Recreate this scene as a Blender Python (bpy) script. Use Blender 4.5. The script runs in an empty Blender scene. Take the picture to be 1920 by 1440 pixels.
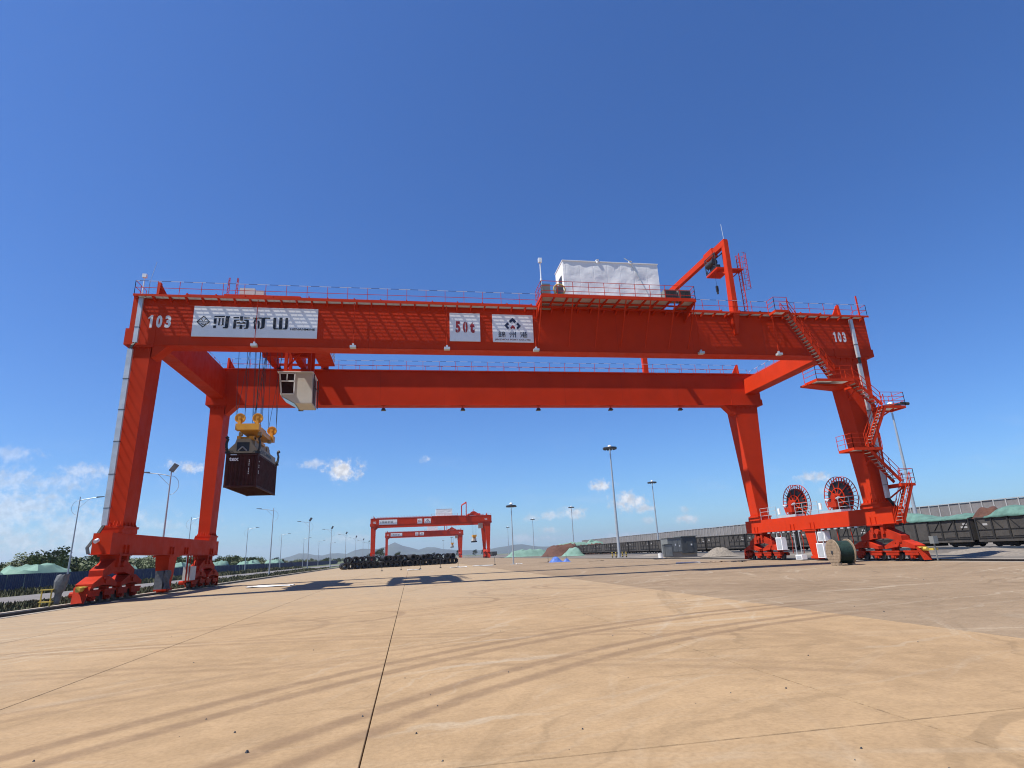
import bpy, math, random
from mathutils import Vector, Matrix, noise
R = math.radians
random.seed(7)
S = bpy.context.scene
COL = S.collection
# ---------------------------------------------------------------- camera
F_PX, PITCH, YAW, ROLL, EYE = 1081.5, 0.28457, 0.17797, -0.04377, 1.75
fw = Vector((math.sin(YAW)*math.cos(PITCH), math.cos(YAW)*math.cos(PITCH), math.sin(PITCH)))
rt = Vector((math.cos(YAW), -math.sin(YAW), 0)); upv = rt.cross(fw)
r2 = rt*math.cos(ROLL)+upv*math.sin(ROLL); u2 = upv*math.cos(ROLL)-rt*math.sin(ROLL)
cd = bpy.data.cameras.new('camera'); cam = bpy.data.objects.new('camera', cd); COL.objects.link(cam)
cam.matrix_world = Matrix(((r2.x,u2.x,-fw.x,0),(r2.y,u2.y,-fw.y,0),(r2.z,u2.z,-fw.z,EYE),(0,0,0,1)))
cd.sensor_width = 36; cd.lens = F_PX/1920*36; cd.clip_start = .1; cd.clip_end = 40000
S.camera = cam
# ---------------------------------------------------------------- light
SX, SY, SZ = .58, .15, 1.0                 # the sun's rays travel right, away and down
sd = Vector((SX, SY, -SZ)).normalized()
sl = bpy.data.lights.new('sun', 'SUN'); sl.energy = 5.0; sl.angle = R(.53); sl.color = (1, .955, .88)
so = bpy.data.objects.new('sun', sl); COL.objects.link(so); so.rotation_euler = sd.to_track_quat('-Z', 'Y').to_euler(); so.location = (-40, -20, 80)
W = bpy.data.worlds.new('World'); S.world = W; W.use_nodes = True
W.cycles.sampling_method = 'MANUAL'; W.cycles.sample_map_resolution = 512
S.view_settings.view_transform = 'Standard'; S.view_settings.look = 'None'
S.view_settings.exposure = 0.6; S.cycles.filter_width = 1.1; S.view_settings.gamma = 1.0

class NT:
    """small node-tree writer"""
    def __init__(s, tree): s.t = tree; s.n = tree.nodes; s.l = tree.links
    def new(s, kind, **kw):
        n = s.n.new(kind)
        for k, v in kw.items(): setattr(n, k, v)
        return n
    def put(s, n, i, v):
        if v is None: return
        if hasattr(v, 'is_output'): s.l.new(v, n.inputs[i])
        else: n.inputs[i].default_value = v
    def m(s, op, a, b=None, c=None, clamp=False):
        n = s.new('ShaderNodeMath', operation=op, use_clamp=clamp)
        for i, v in enumerate((a, b, c)): s.put(n, i, v)
        return n.outputs[0]
    def vm(s, op, a, b=None, out=0):
        n = s.new('ShaderNodeVectorMath', operation=op); s.put(n, 0, a); s.put(n, 1, b)
        return n.outputs['Value'] if op in ('DOT_PRODUCT', 'LENGTH', 'DISTANCE') else n.outputs[0]
    def noise(s, vec, scale, detail=4, rough=.55, dist=0):
        n = s.new('ShaderNodeTexNoise'); s.put(n, 'Vector', vec)
        n.inputs['Scale'].default_value = scale; n.inputs['Detail'].default_value = detail
        n.inputs['Roughness'].default_value = rough; n.inputs['Distortion'].default_value = dist
        return n.outputs['Fac']
    def ramp(s, f, a, b, lo=0., hi=1., smooth=True):
        n = s.new('ShaderNodeMapRange', interpolation_type='SMOOTHSTEP' if smooth else 'LINEAR')
        s.put(n, 0, f)
        for i, v in ((1, a), (2, b), (3, lo), (4, hi)): s.put(n, i, v)
        return n.outputs[0]
    def mix(s, f, a, b, mode='MIX'):
        n = s.new('ShaderNodeMix', data_type='RGBA', blend_type=mode); s.put(n, 0, f)
        for i, v in ((6, a), (7, b)): s.put(n, i, (*v, 1) if isinstance(v, tuple) and len(v) == 3 else v)
        return n.outputs[2]
    def sep(s, v):
        n = s.new('ShaderNodeSeparateXYZ'); s.put(n, 0, v); return n.outputs
    def comb(s, x, y, z):
        n = s.new('ShaderNodeCombineXYZ')
        for i, v in enumerate((x, y, z)): s.put(n, i, v)
        return n.outputs[0]
    def scalev(s, v, k): return s.vm('MULTIPLY', v, k)

# sky: clear, deep blue, small fair-weather clouds low down
w = NT(W.node_tree); w.n.clear()
sky = w.new('ShaderNodeTexSky', sky_type='NISHITA'); sky.sun_disc = False
sky.sun_elevation = math.atan2(SZ, math.hypot(SX, SY)); sky.sun_rotation = math.atan2(-SX, -SY) % (2*math.pi)
sky.altitude = 0; sky.air_density = 1.0; sky.dust_density = .35; sky.ozone_density = 3.2
tc = w.new('ShaderNodeTexCoord'); D = tc.outputs['Generated']
def pix_dir(x, y):
    return (fw + r2*((x-960)/F_PX) + u2*((720-y)/F_PX)).normalized()
wob = w.noise(D, 34, 6, .66); wob2 = w.noise(D, 110, 6, .68); wob3 = w.noise(w.scalev(D, (1, 1, 3)), 9, 6, .6)
jit = w.m('ADD', w.m('MULTIPLY', w.m('SUBTRACT', wob, .5), 3.0), w.m('MULTIPLY', w.m('SUBTRACT', wob2, .5), 2.6))
cloud = None
for x, y, a, b, k in ((638, 880, 34, 19, 1.), (585, 869, 24, 8, .55), (802, 862, 13, 8, .55), (1130, 911, 22, 11, .95), (1178, 940, 33, 17, .95),
        (1210, 953, 22, 8, .8), (1075, 962, 30, 13, .9), (1040, 967, 34, 9, .7), (1000, 972, 22, 6, .5), (1287, 955, 14, 8, .6),
        (1287, 972, 27, 9, .85), (1215, 975, 10, 7, .5), (1520, 897, 24, 10, .75), (1550, 918, 16, 6, .4), (1030, 993, 18, 7, .6),
        (350, 876, 30, 12, .8), (180, 885, 44, 14, .5), (60, 905, 90, 18, .45), (15, 850, 40, 10, .35), (30, 965, 110, 40, .55), (-60, 1010, 240, 52, .55), (130, 990, 110, 24, .45),
        (300, 985, 60, 10, .35), (660, 1010, 40, 10, .4), (1180, 1006, 60, 7, .5), (1890, 985, 90, 14, .35), (1000, 1010, 50, 8, .45), (2080, 930, 60, 22, .8), (-330, 860, 70, 30, .8)):
    d = pix_dir(x, y); e1 = Vector((d.y, -d.x, 0)).normalized(); e2 = e1.cross(d)
    q = w.vm('LENGTH', w.comb(w.vm('DOT_PRODUCT', D, tuple(e1*(F_PX/a))), w.vm('DOT_PRODUCT', D, tuple(e2*(F_PX/b))), 0.))
    v = w.m('MULTIPLY', w.ramp(w.m('SUBTRACT', q, jit), -.05, 1.25, k, 0.), w.ramp(q, 1.2, 1.9, 1., 0.))
    cloud = v if cloud is None else w.m('MAXIMUM', cloud, v)
cloud = w.m('MULTIPLY', cloud, w.m('GREATER_THAN', w.vm('DOT_PRODUCT', D, tuple(fw)), 0.))
thin = w.m('MULTIPLY', w.ramp(wob3, .52, .8), w.ramp(w.sep(D)[2], .02, .22, .22, 0.))
cloud = w.m('MAXIMUM', cloud, thin)
hs = w.new('ShaderNodeHueSaturation'); w.put(hs, 'Color', sky.outputs[0]); hs.inputs['Saturation'].default_value = 1.12; hs.inputs['Hue'].default_value = .506
shade = w.ramp(w.noise(D, 90, 5, .6), .35, .65, 5.8, 8.6)
cl = w.comb(shade, shade, w.m('MULTIPLY', shade, 1.02))
tint = w.mix(1., hs.outputs[0], (.59, .92, 1.28), 'MULTIPLY')
out = w.mix(w.m('MULTIPLY', cloud, .92), tint, cl)
bg = w.new('ShaderNodeBackground'); w.put(bg, 0, out); bg.inputs[1].default_value = .078
wo = w.new('ShaderNodeOutputWorld'); w.l.new(bg.outputs[0], wo.inputs[0])

# ---------------------------------------------------------------- materials
MAT = {}
def mat(name, col, rough=.6, metal=0., var=.12, vs=1.2, bump=0., bs=30, spec=.5, dirt=0., dirtcol=(.12, .08, .05), streak=0., fn=None):
    M = bpy.data.materials.new(name); M.use_nodes = True; t = NT(M.node_tree)
    b = t.n['Principled BSDF']; g = t.new('ShaderNodeNewGeometry'); P = g.outputs['Position']
    oi = t.new('ShaderNodeObjectInfo')
    c = t.mix(t.ramp(t.noise(P, vs, 5, .6), .25, .75), tuple(x*(1-var) for x in col), tuple(min(1, x*(1+var)) for x in col))
    c = t.mix(t.m('MULTIPLY', oi.outputs['Random'], var), c, tuple(x*.75 for x in col))
    if dirt:
        f = t.m('MULTIPLY', t.ramp(t.noise(P, vs*2.7, 7, .68), .52, .78), dirt); c = t.mix(f, c, dirtcol)
    if streak:
        f = t.m('MULTIPLY', t.ramp(t.noise(t.scalev(P, (5, 5, .18)), 1.6, 5, .6), .55, .8), streak); c = t.mix(f, c, dirtcol)
    b.inputs['Roughness'].default_value = rough; b.inputs['Metallic'].default_value = metal
    b.inputs['Specular IOR Level'].default_value = spec
    if bump:
        bn = t.new('ShaderNodeBump'); bn.inputs['Strength'].default_value = bump; bn.inputs['Distance'].default_value = .03
        t.put(bn, 'Height', t.noise(P, bs, 4)); t.l.new(bn.outputs[0], b.inputs['Normal'])
    if fn: c = fn(t, P, c, b) or c
    t.l.new(c, b.inputs['Base Color'])
    r = t.ramp(t.noise(P, vs*3, 4), .3, .7, max(.05, rough-.08), min(1, rough+.1)); t.l.new(r, b.inputs['Roughness'])
    MAT[name] = M
    return M
def plates(t, P, c, b):
    # weld seams of the box plates and a slightly oil-canned skin
    s = t.sep(P); n = t.noise(t.scalev(P, (.55, .55, .8)), 1, 2, .4)
    def seam(v, step):
        f = t.m('ABSOLUTE', t.m('SUBTRACT', t.m('FRACT', t.m('DIVIDE', v, step)), .5)); return t.ramp(f, .0, .022/step, 1., 0.)
    sm = t.m('MAXIMUM', seam(s[0], 6.05), seam(s[1], 5.3))
    h = t.m('ADD', t.m('MULTIPLY', n, .9), t.m('MULTIPLY', sm, .12))
    bn = t.new('ShaderNodeBump'); bn.inputs['Strength'].default_value = .5; bn.inputs['Distance'].default_value = .035; t.put(bn, 'Height', h)
    t.l.new(bn.outputs[0], b.inputs['Normal'])
    
    rust = t.m('MULTIPLY', t.ramp(t.noise(t.scalev(P, (2.2, 2.2, .12)), 1.3, 6, .7), .60, .78), t.ramp(t.noise(P, .35, 3), .42, .62))
    c = t.mix(t.m('MULTIPLY', rust, .45), c, (.16, .035, .02))
    dust = t.ramp(t.noise(P, 9, 6, .7), .58, .8, 0., .16); c = t.mix(dust, c, (.42, .16, .10))
    return t.mix(t.m('MULTIPLY', sm, .55), c, (.22, .018, .01))
RED = (.51, .035, .0085)
mat('red', RED, .55, var=.09, vs=.5, dirt=.10, dirtcol=(.25, .05, .03), streak=.14, fn=plates, spec=.08)
mat('red_small', RED, .55, var=.1, vs=.8, dirt=.1, dirtcol=(.22, .05, .03), spec=.1)
mat('red_dirty', (.38, .028, .010), .6, spec=.08, var=.2, vs=1.6, dirt=.5, dirtcol=(.10, .05, .035), streak=.3)
mat('maroon', (.058, .015, .012), .65, spec=.2, var=.25, vs=1.5, dirt=.25, dirtcol=(.08, .05, .04), streak=.3)
mat('yellow', (.62, .29, .015), .45, var=.12, vs=1.5, dirt=.35, dirtcol=(.22, .12, .03))
mat('sand_steel', (.30, .24, .15), .55, var=.15, dirt=.4, dirtcol=(.12, .09, .06))
mat('black', (.012, .012, .013), .5, var=.3)
mat('coil_black', (.013, .012, .012), .55, var=.4, vs=.6, dirt=.4, dirtcol=(.045, .032, .024), bump=.6, bs=60)
mat('dark_steel', (.05, .05, .052), .5, .3, var=.3)
mat('steel', (.34, .35, .36), .42, .75, var=.15, vs=3)
mat('galv', (.50, .53, .55), .45, .35, var=.12, vs=2, dirt=.2, dirtcol=(.28, .27, .25))
mat('grating', (.42, .42, .40), .6, .2, var=.12)
mat('white', (.78, .78, .78), .5, var=.04, vs=1., dirt=.07, dirtcol=(.5, .48, .45), streak=.1)
def crumple(t, P, c, b):
    n = t.m('ADD', t.noise(P, 1.1, 3, .5, .6), t.m('MULTIPLY', t.noise(P, 3.4, 3, .6, .4), .3))
    s = t.sep(P); f = t.ramp(t.m('ABSOLUTE', t.m('SUBTRACT', t.m('FRACT', t.m('DIVIDE', s[0], 1.06)), .5)), 0., .03, .25, 0.)
    bn = t.new('ShaderNodeBump'); bn.inputs['Strength'].default_value = .55; bn.inputs['Distance'].default_value = .07
    t.put(bn, 'Height', t.m('SUBTRACT', n, f)); t.l.new(bn.outputs[0], b.inputs['Normal'])
mat('white_sheet', (.80, .79, .77), .45, var=.03, fn=crumple)
mat('cream', (.56, .53, .46), .5, var=.05, dirt=.12, dirtcol=(.4, .36, .3))
mat('print_black', (.008, .009, .014), .5, var=0)
mat('print_navy', (.012, .02, .055), .5, var=0)
mat('print_red', (.33, .02, .02), .5, var=0)
mat('print_brown', (.16, .04, .04), .5, var=0)
mat('print_white', (.74, .72, .70), .5, var=.1, vs=9, dirt=.25, dirtcol=(.5, .2, .15))
mat('glass', (.012, .015, .017), .06, var=.2, spec=.8)
mat('hose', (.45, .34, .08), .6); mat('tarp_grey', (.11, .115, .12), .7, var=.25, vs=4, bump=.8, bs=5)
mat('wood', (.26, .19, .125), .8, var=.25, vs=5, dirt=.4, dirtcol=(.14, .1, .07))
mat('green_wrap', (.013, .034, .028), .5, var=.6, vs=9, dirt=.7, dirtcol=(.004, .006, .006), bump=.5, bs=14)
mat('white_patch', (.6, .6, .58), .6)
mat('wagon', (.050, .044, .038), .8, var=.4, vs=1.1, dirt=.6, dirtcol=(.095, .068, .050), streak=.5)
mat('wagon_under', (.012, .011, .011), .8)
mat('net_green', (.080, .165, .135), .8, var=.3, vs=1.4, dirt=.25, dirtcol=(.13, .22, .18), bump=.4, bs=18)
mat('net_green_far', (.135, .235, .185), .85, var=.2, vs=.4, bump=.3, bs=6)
mat('ore', (.085, .035, .022), .9, var=.3, vs=2, bump=.8, bs=9)
mat('gravel', (.20, .17, .135), .95, var=.3, vs=5, dirt=.4, dirtcol=(.14, .12, .1), bump=1., bs=20)
mat('wall_sheet', (.17, .16, .158), .8, var=.16, vs=.35, dirt=.25, dirtcol=(.33, .27, .22), streak=.5)
mat('wall_post', (.33, .32, .31), .7, var=.1)
mat('blue_fence', (.010, .024, .085), .55, var=.2, vs=.8, dirt=.2, dirtcol=(.03, .04, .07))
mat('kiosk', (.155, .165, .16), .6, var=.15, dirt=.25, dirtcol=(.09, .09, .085), streak=.3)
mat('kiosk_dark', (.055, .06, .06), .55, var=.2, dirt=.3, dirtcol=(.11, .11, .1))
mat('pole_grey', (.42, .44, .45), .4, .5, var=.08)
mat('lamp_dark', (.06, .06, .065), .4, .3); mat('lamp_white', (.75, .76, .78), .35)
mat('blue_tarp', (.06, .13, .40), .55, var=.3, vs=3, bump=.6, bs=6)
mat('concrete', (.30, .255, .20), .9, var=.15, vs=1.5, dirt=.3, dirtcol=(.25, .2, .15), bump=.3, bs=40)
mat('pale_concrete', (.42, .36, .285), .9, var=.15, vs=.9, dirt=.35, dirtcol=(.35, .29, .22))
mat('road', (.15, .138, .13), .9, var=.12, vs=.4, dirt=.25, dirtcol=(.27, .24, .2), bump=.3, bs=50)
mat('ballast', (.11, .095, .085), .95, var=.35, vs=3, dirt=.4, dirtcol=(.2, .16, .12), bump=1., bs=25)
mat('rail_steel', (.035, .028, .024), .55, .4, var=.3); mat('rail_top', (.30, .29, .28), .35, .8)
mat('field', (.085, .10, .04), .95, var=.4, vs=.02, dirt=.5, dirtcol=(.17, .14, .085))
mat('yard', (.145, .125, .10), .95, var=.3, vs=.06, dirt=.5, dirtcol=(.24, .21, .17), bump=.3, bs=10)
mat('hill', (.035, .05, .030), .95, var=.4, vs=.004, dirt=.35, dirtcol=(.11, .10, .07))
def leaf(t, P, c, b):
    oi = t.new('ShaderNodeObjectInfo'); return t.mix(oi.outputs['Random'], c, (.075, .090, .032))
mat('leaf', (.058, .082, .022), .65, var=.45, vs=1.5, fn=leaf)
mat('bark', (.08, .06, .045), .9); mat('weed', (.078, .078, .036), .85, var=.5, vs=.8)
mat('stripe_yellow', (.50, .36, .06), .6, var=.1)
def railpaint(t, P, c, b):
    s = t.sep(P); f = t.m('GREATER_THAN', t.m('FRACT', t.m('DIVIDE', t.m('ADD', s[0], s[1]), 1.35)), .42)
    return t.mix(f, (.05, .09, .22), (.55, .56, .60))
mat('rail_paint', (.5, .5, .5), .5, fn=railpaint)
# ---------------------------------------------------------------- mesh helpers
class B:
    """collects boxes, bars, tubes and prisms in world coordinates"""
    def __init__(s): s.v = []; s.f = []; s.smooth = False
    def add(s, vs, fs):
        o = len(s.v); s.v += [tuple(x) for x in vs]; s.f += [tuple(i+o for i in f) for f in fs]; return s
    def hexa(s, p):
        return s.add(p, [(0,3,2,1),(4,5,6,7),(0,1,5,4),(1,2,6,5),(2,3,7,6),(3,0,4,7)])
    def box(s, x0, x1, y0, y1, z0, z1):
        return s.hexa([(x0,y0,z0),(x1,y0,z0),(x1,y1,z0),(x0,y1,z0),(x0,y0,z1),(x1,y0,z1),(x1,y1,z1),(x0,y1,z1)])
    def bar(s, p, q, w, h=None, up=(0,0,1)):
        p, q = Vector(p), Vector(q); h = h or w; d = (q-p).normalized(); u = Vector(up)
        if abs(d.dot(u)) > .98: u = Vector((0,1,0))
        a = d.cross(u).normalized()*(w/2); b = a.cross(d).normalized()*(h/2)
        return s.hexa([p-a-b,p+a-b,p+a+b,p-a+b,q-a-b,q+a-b,q+a+b,q-a+b])
    def cyl(s, p, q, r, n=10, r2=None, cap=True):
        p, q = Vector(p), Vector(q); r2 = r if r2 is None else r2; d = (q-p).normalized()
        a = d.orthogonal().normalized(); b = d.cross(a); s.smooth = True
        vs = []
        for c, rr in ((p, r), (q, r2)):
            for i in range(n):
                t = 2*math.pi*i/n; vs.append(c+(a*math.cos(t)+b*math.sin(t))*rr)
        fs = [(i, (i+1) % n, n+(i+1) % n, n+i) for i in range(n)]
        if cap: fs += [tuple(range(n))[::-1], tuple(range(n, 2*n))]
        return s.add(vs, fs)
    def path(s, pts, r, n=6):
        for a, b in zip(pts, pts[1:]): s.cyl(a, b, r, n)
        return s
    def prism(s, poly, ext):
        """poly: coplanar 3D points, ext: extrusion vector"""
        n = len(poly); e = Vector(ext); vs = [Vector(p) for p in poly]; vs += [p+e for p in vs]
        return s.add(vs, [tuple(range(n))[::-1], tuple(range(n, 2*n))]+[(i, (i+1) % n, n+(i+1) % n, n+i) for i in range(n)])
    def lathe(s, prof, o, ax, n=24, close=False, a0=0., a1=2*math.pi):
        o = Vector(o); d = Vector(ax).normalized(); a = d.orthogonal().normalized(); b = d.cross(a); m = len(prof); s.smooth = True
        full = abs(a1-a0-2*math.pi) < 1e-6; k = n if full else n+1; vs = []
        for i in range(k):
            t = a0+(a1-a0)*i/n
            for r, z in prof: vs.append(o+d*z+(a*math.cos(t)+b*math.sin(t))*r)
        fs = []
        for i in range(n):
            j = (i+1) % k
            for q in range(m if close else m-1):
                q2 = (q+1) % m; fs.append((i*m+q, j*m+q, j*m+q2, i*m+q2))
        return s.add(vs, fs)
LOC = {}
def setp(o, label=None, cat=None, group=None, kind=None):
    for k, v in (('label', label), ('category', cat), ('group', group), ('kind', kind)):
        if v: o[k] = v
    return o
def thing(name, loc, label, cat, group=None, rz=0):
    o = bpy.data.objects.new(name, None); COL.objects.link(o); o.location = loc; o.rotation_euler = (0, 0, rz)
    o.empty_display_size = .3; LOC[o.name] = Vector(loc); return setp(o, label, cat, group)
def mk(name, b, m, parent=None, loc=None, **kw):
    """link a B as one mesh object; coordinates in b are world ones"""
    me = bpy.data.meshes.new(name); base = LOC[parent.name] if parent else Vector(loc or (0, 0, 0))
    bx, by, bz = base
    me.from_pydata([(x-bx, y-by, z-bz) for x, y, z in b.v], [], b.f)
    me.materials.append(MAT[m] if isinstance(m, str) else m)
    if b.smooth:
        me.polygons.foreach_set('use_smooth', [True]*len(me.polygons)); me.set_sharp_from_angle(angle=R(35))
    me.update()
    o = bpy.data.objects.new(name, me); COL.objects.link(o)
    if parent: o.parent = parent; LOC[o.name] = base
    else: o.location = base; LOC[o.name] = base
    return setp(o, **kw)
def inst(o, parent=None, off=(0, 0, 0), rz=None, **kw):
    """another object sharing o's mesh, shifted"""
    c = o.copy(); COL.objects.link(c); c.parent = parent or o.parent; c.location = Vector(o.location)+Vector(off)
    if rz is not None: c.rotation_euler.z = rz
    LOC[c.name] = LOC[o.name]; return setp(c, **kw)
def copy_tree(o, parent=None):
    c = o.copy(); COL.objects.link(c); c.parent = parent; LOC[c.name] = LOC[o.name]
    for ch in o.children: copy_tree(ch, c)
    return c
def text_b(txt, x, z, height, y=0., sx=1., bold=0., width=None, align='LEFT', thick=.004, facing='front'):
    """flat lettering turned into geometry; facing 'front' reads along +X seen from -Y, 'right' along +Y seen from +X"""
    cu = bpy.data.curves.new('txt', 'FONT'); cu.body = txt; cu.size = 1; cu.offset = bold; cu.resolution_u = 3
    o = bpy.data.objects.new('txt', cu); COL.objects.link(o)
    dg = bpy.context.evaluated_depsgraph_get(); ev = o.evaluated_get(dg); me = ev.to_mesh()
    vs = [v.co.copy() for v in me.vertices]; fs = [tuple(p.vertices) for p in me.polygons]; ev.to_mesh_clear()
    bpy.data.objects.remove(o); bpy.data.curves.remove(cu)
    b = B()
    if not vs: return b
    x0 = min(v.x for v in vs); x1 = max(v.x for v in vs); y0 = min(v.y for v in vs); y1 = max(v.y for v in vs)
    k = height/(y1-y0); kx = width/(x1-x0) if width else k*sx
    if facing == 'front': pts = [(x+(v.x-x0)*kx, y, z+(v.y-y0)*k) for v in vs]
    else: pts = [(y, x+(v.x-x0)*kx, z+(v.y-y0)*k) for v in vs]
    return b.add(pts, fs)
def railing(b, p, q, h=1.05, step=1.35, r=.022, rails=(.55, 1.), toe=0., posts=True, br=None):
    """posts and rails from p to q (base points)"""
    p, q = Vector(p), Vector(q); L = (q-p).length; n = max(1, round(L/step)); z = Vector((0, 0, 1))
    if posts:
        for i in range(n+1):
            a = p.lerp(q, i/n); b.bar(a, a+z*h, r*1.6, r*1.6)
    for f in rails: (br if (br is not None and f == rails[-1]) else b).bar(p+z*h*f, q+z*h*f, r*1.5, r*1.5)
    if toe: b.bar(p+z*toe/2, q+z*toe/2, .01, toe)

# ---------------------------------------------------------------- ground
def pave_color(t, P, c, b, tone, far=None):
    s = t.sep(P); X, Y = s[0], s[1]; P2 = t.comb(X, Y, 0.)
    lo, hi = tone
    n1 = t.noise(P2, .16, 5, .6); n2 = t.noise(P2, 1.7, 6, .62); n3 = t.noise(P2, 18, 4, .6)
    c = t.mix(t.ramp(n1, .3, .72), lo, hi)
    if far: 
        big = t.noise(P2, .05, 4, .6); gl = t.ramp(t.m('ADD', t.m('MULTIPLY', X, -1.), t.m('MULTIPLY', t.m('SUBTRACT', big, .5), 14.)), 2., 15.)
        gy = t.ramp(t.m('ADD', Y, t.m('MULTIPLY', t.m('SUBTRACT', big, .5), 40.)), 12., 38.)
        c = t.mix(t.m('MULTIPLY', t.m('MAXIMUM', gl, gy), .8), c, far)
    c = t.mix(t.m('MULTIPLY', t.ramp(n2, .38, .68), .42), c, tuple(min(1, x*1.16) for x in hi))
    # long drag marks, the way the traffic runs across the yard
    for k, (dx, dy) in enumerate(((.80, .60), (.35, .94), (.96, -.28))):
        u = t.m('ADD', t.m('MULTIPLY', X, dx), t.m('MULTIPLY', Y, dy)); v = t.m('SUBTRACT', t.m('MULTIPLY', X, dy), t.m('MULTIPLY', Y, dx))
        st = t.noise(t.comb(t.m('MULTIPLY', u, .07), t.m('MULTIPLY', v, 1.15), float(k*7)), 1., 5, .62)
        brk = t.ramp(t.noise(P2, .11+.03*k, 3), .40, .62)
        c = t.mix(t.m('MULTIPLY', t.m('MULTIPLY', t.ramp(st, .56, .74), brk), .50), c, tuple(x*.60 for x in lo))
        c = t.mix(t.m('MULTIPLY', t.m('MULTIPLY', t.ramp(st, .42, .26), brk), .55), c, (.43, .35, .25))
    for k, (dx, dy) in enumerate(((.93, .36), (.6, .8), (.99, .05))):
        u = t.m('ADD', t.m('MULTIPLY', X, dx), t.m('MULTIPLY', Y, dy)); v = t.m('SUBTRACT', t.m('MULTIPLY', X, dy), t.m('MULTIPLY', Y, dx))
        wv = t.m('ADD', v, t.m('MULTIPLY', n1, 3.5))
        st = t.noise(t.comb(t.m('MULTIPLY', u, .045), t.m('MULTIPLY', wv, 2.6), float(k*5+31)), 1., 3, .5)
        c = t.mix(t.m('MULTIPLY', t.ramp(st, .60, .69), t.ramp(t.noise(P2, .16+.04*k, 2), .40, .60, 0., .34)), c, tuple(x*.52 for x in lo))
        c = t.mix(t.m('MULTIPLY', t.ramp(st, .40, .31), t.ramp(t.noise(P2, .13+.04*k, 2), .44, .62, 0., .42)), c, (.42, .355, .265))
    # chipped, dirty edges of the joints
    jd = None
    for v, cs in ((X, (4.87, -5.48, -10.78)), (Y, (5.68,))):
        for q_ in cs:
            e_ = t.m('ABSOLUTE', t.m('SUBTRACT', v, q_)); jd = e_ if jd is None else t.m('MINIMUM', jd, e_)
    c = t.mix(t.m('MULTIPLY', t.ramp(jd, .008, .026, 1., 0.), t.ramp(t.noise(P2, 4, 5, .75), .42, .66, .15, .7)), c, (.10, .07, .045))
    # tyre arcs: distance from a circle, twin bands, broken up by noise
    wob_ = t.vm('SCALE', t.vm('SUBTRACT', t.new('ShaderNodeTexNoise').outputs['Color'], (.5, .5, .5))); wn = wob_.node; wn.inputs['Scale'].default_value = .13
    tn = wn.inputs[0].links[0].from_node.inputs[0].links[0].from_node; t.put(tn, 'Vector', P2); tn.inputs['Scale'].default_value = .7; tn.inputs['Detail'].default_value = 5.; tn.inputs['Roughness'].default_value = .62
    PW = t.vm('ADD', P2, wob_)
    rough_ = t.ramp(t.noise(P2, 3.2, 6, .72), .26, .60, .42, 1.)
    def arc(cx, cy, rad, wid, gap, k, x0=-99, x1=99, y0=-99, y1=999):
        d = t.m('SUBTRACT', t.vm('DISTANCE', PW, (cx, cy, 0.)), rad)
        f = None
        for g in ((-gap/2, gap/2) if gap else (0,)):
            e = t.ramp(t.m('ABSOLUTE', t.m('ADD', d, g)), wid*.22, wid*.72, 1., 0.); f = e if f is None else t.m('MAXIMUM', f, e)
        for v, a0, a1 in ((X, x0, x1), (Y, y0, y1)):
            sp = .12*(min(a1, 60)-max(a0, -60))
            f = t.m('MULTIPLY', f, t.m('MULTIPLY', t.ramp(v, a0, a0+sp), t.ramp(v, a1-sp, a1, 1., 0.)))
        return t.m('MULTIPLY', f, t.m('MULTIPLY', k, rough_))
    fs = []
    for a in ((14.9, -7.0, 23.4, .30, .62, .85, -9, 13, 4.5, 18), (14.6, -6.2, 20.3, .30, .62, .85, -7, 12, 4.5, 17),
              (12.5, -12, 27.6, .22, .5, .35, -8, 12, 6, 19), (-9, -15, 31, .3, .5, .4, -16, 9, 8, 30), (-8, -12, 24.5, .25, .5, .35, -16, 8, 6, 20),
              (1.3, 24.5, 2.1, .28, 0, .7, 1.2, 4, 22, 27), (-2.2, 20.5, 1.9, .28, 0, .65, -2, 1, 18, 23), (-4.6, 18.5, 2.2, .3, 0, .45, -4, -2, 15, 22),
              (9.2, 30.5, 2.7, .34, .6, .6, 5.5, 9, 27, 34), (5.5, 28.5, 2.5, .34, .6, .5, 2.5, 5.5, 25, 32), (15, 27, 3.2, .3, .6, .5, 11, 15, 23, 31),
              (-14, 60, 42, .28, 1.9, .4, -16, 12, 17, 40), (36, 52, 36, .3, 1.9, .45, 4, 30, 14, 45), (34, 70, 48, .3, 1.9, .4, 2, 30, 18, 45), (-30, 75, 62, .28, 1.9, .35, -16, 14, 16, 45)):
        fs.append(arc(*a))
    f = fs[0]
    for g in fs[1:]: f = t.m('MAXIMUM', f, g)
    c = t.mix(t.m('MULTIPLY', f, .72), c, (.150, .092, .056))
    # pale washed patches
    pw = t.ramp(t.noise(t.scalev(P2, (.5, .22, 1)), 1.3, 5, .66), .60, .80); c = t.mix(t.m('MULTIPLY', pw, .4), c, (.40, .345, .255))
    c = t.mix(t.ramp(t.noise(P2, 5.5, 5, .65), .50, .74, .0, .30), c, tuple(x*.66 for x in lo))
    c = t.mix(t.ramp(n3, .30, .75, .0, .30), c, tuple(x*.55 for x in lo))
    bn = t.new('ShaderNodeBump'); bn.inputs['Strength'].default_value = .28; bn.inputs['Distance'].default_value = .012
    t.put(bn, 'Height', t.m('ADD', n3, t.m('MULTIPLY', t.noise(P2, 120, 3), .6))); t.l.new(bn.outputs[0], b.inputs['Normal'])
    return c
mat('slab', (.3, .2, .12), .92, fn=lambda t, P, c, b: pave_color(t, P, c, b, ((.275, .182, .098), (.37, .25, .137)), (.31, .238, .158)), spec=.2)
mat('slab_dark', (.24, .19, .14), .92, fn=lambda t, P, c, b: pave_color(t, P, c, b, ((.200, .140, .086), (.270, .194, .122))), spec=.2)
mat('joint', (.03, .024, .018), .9)
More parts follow.
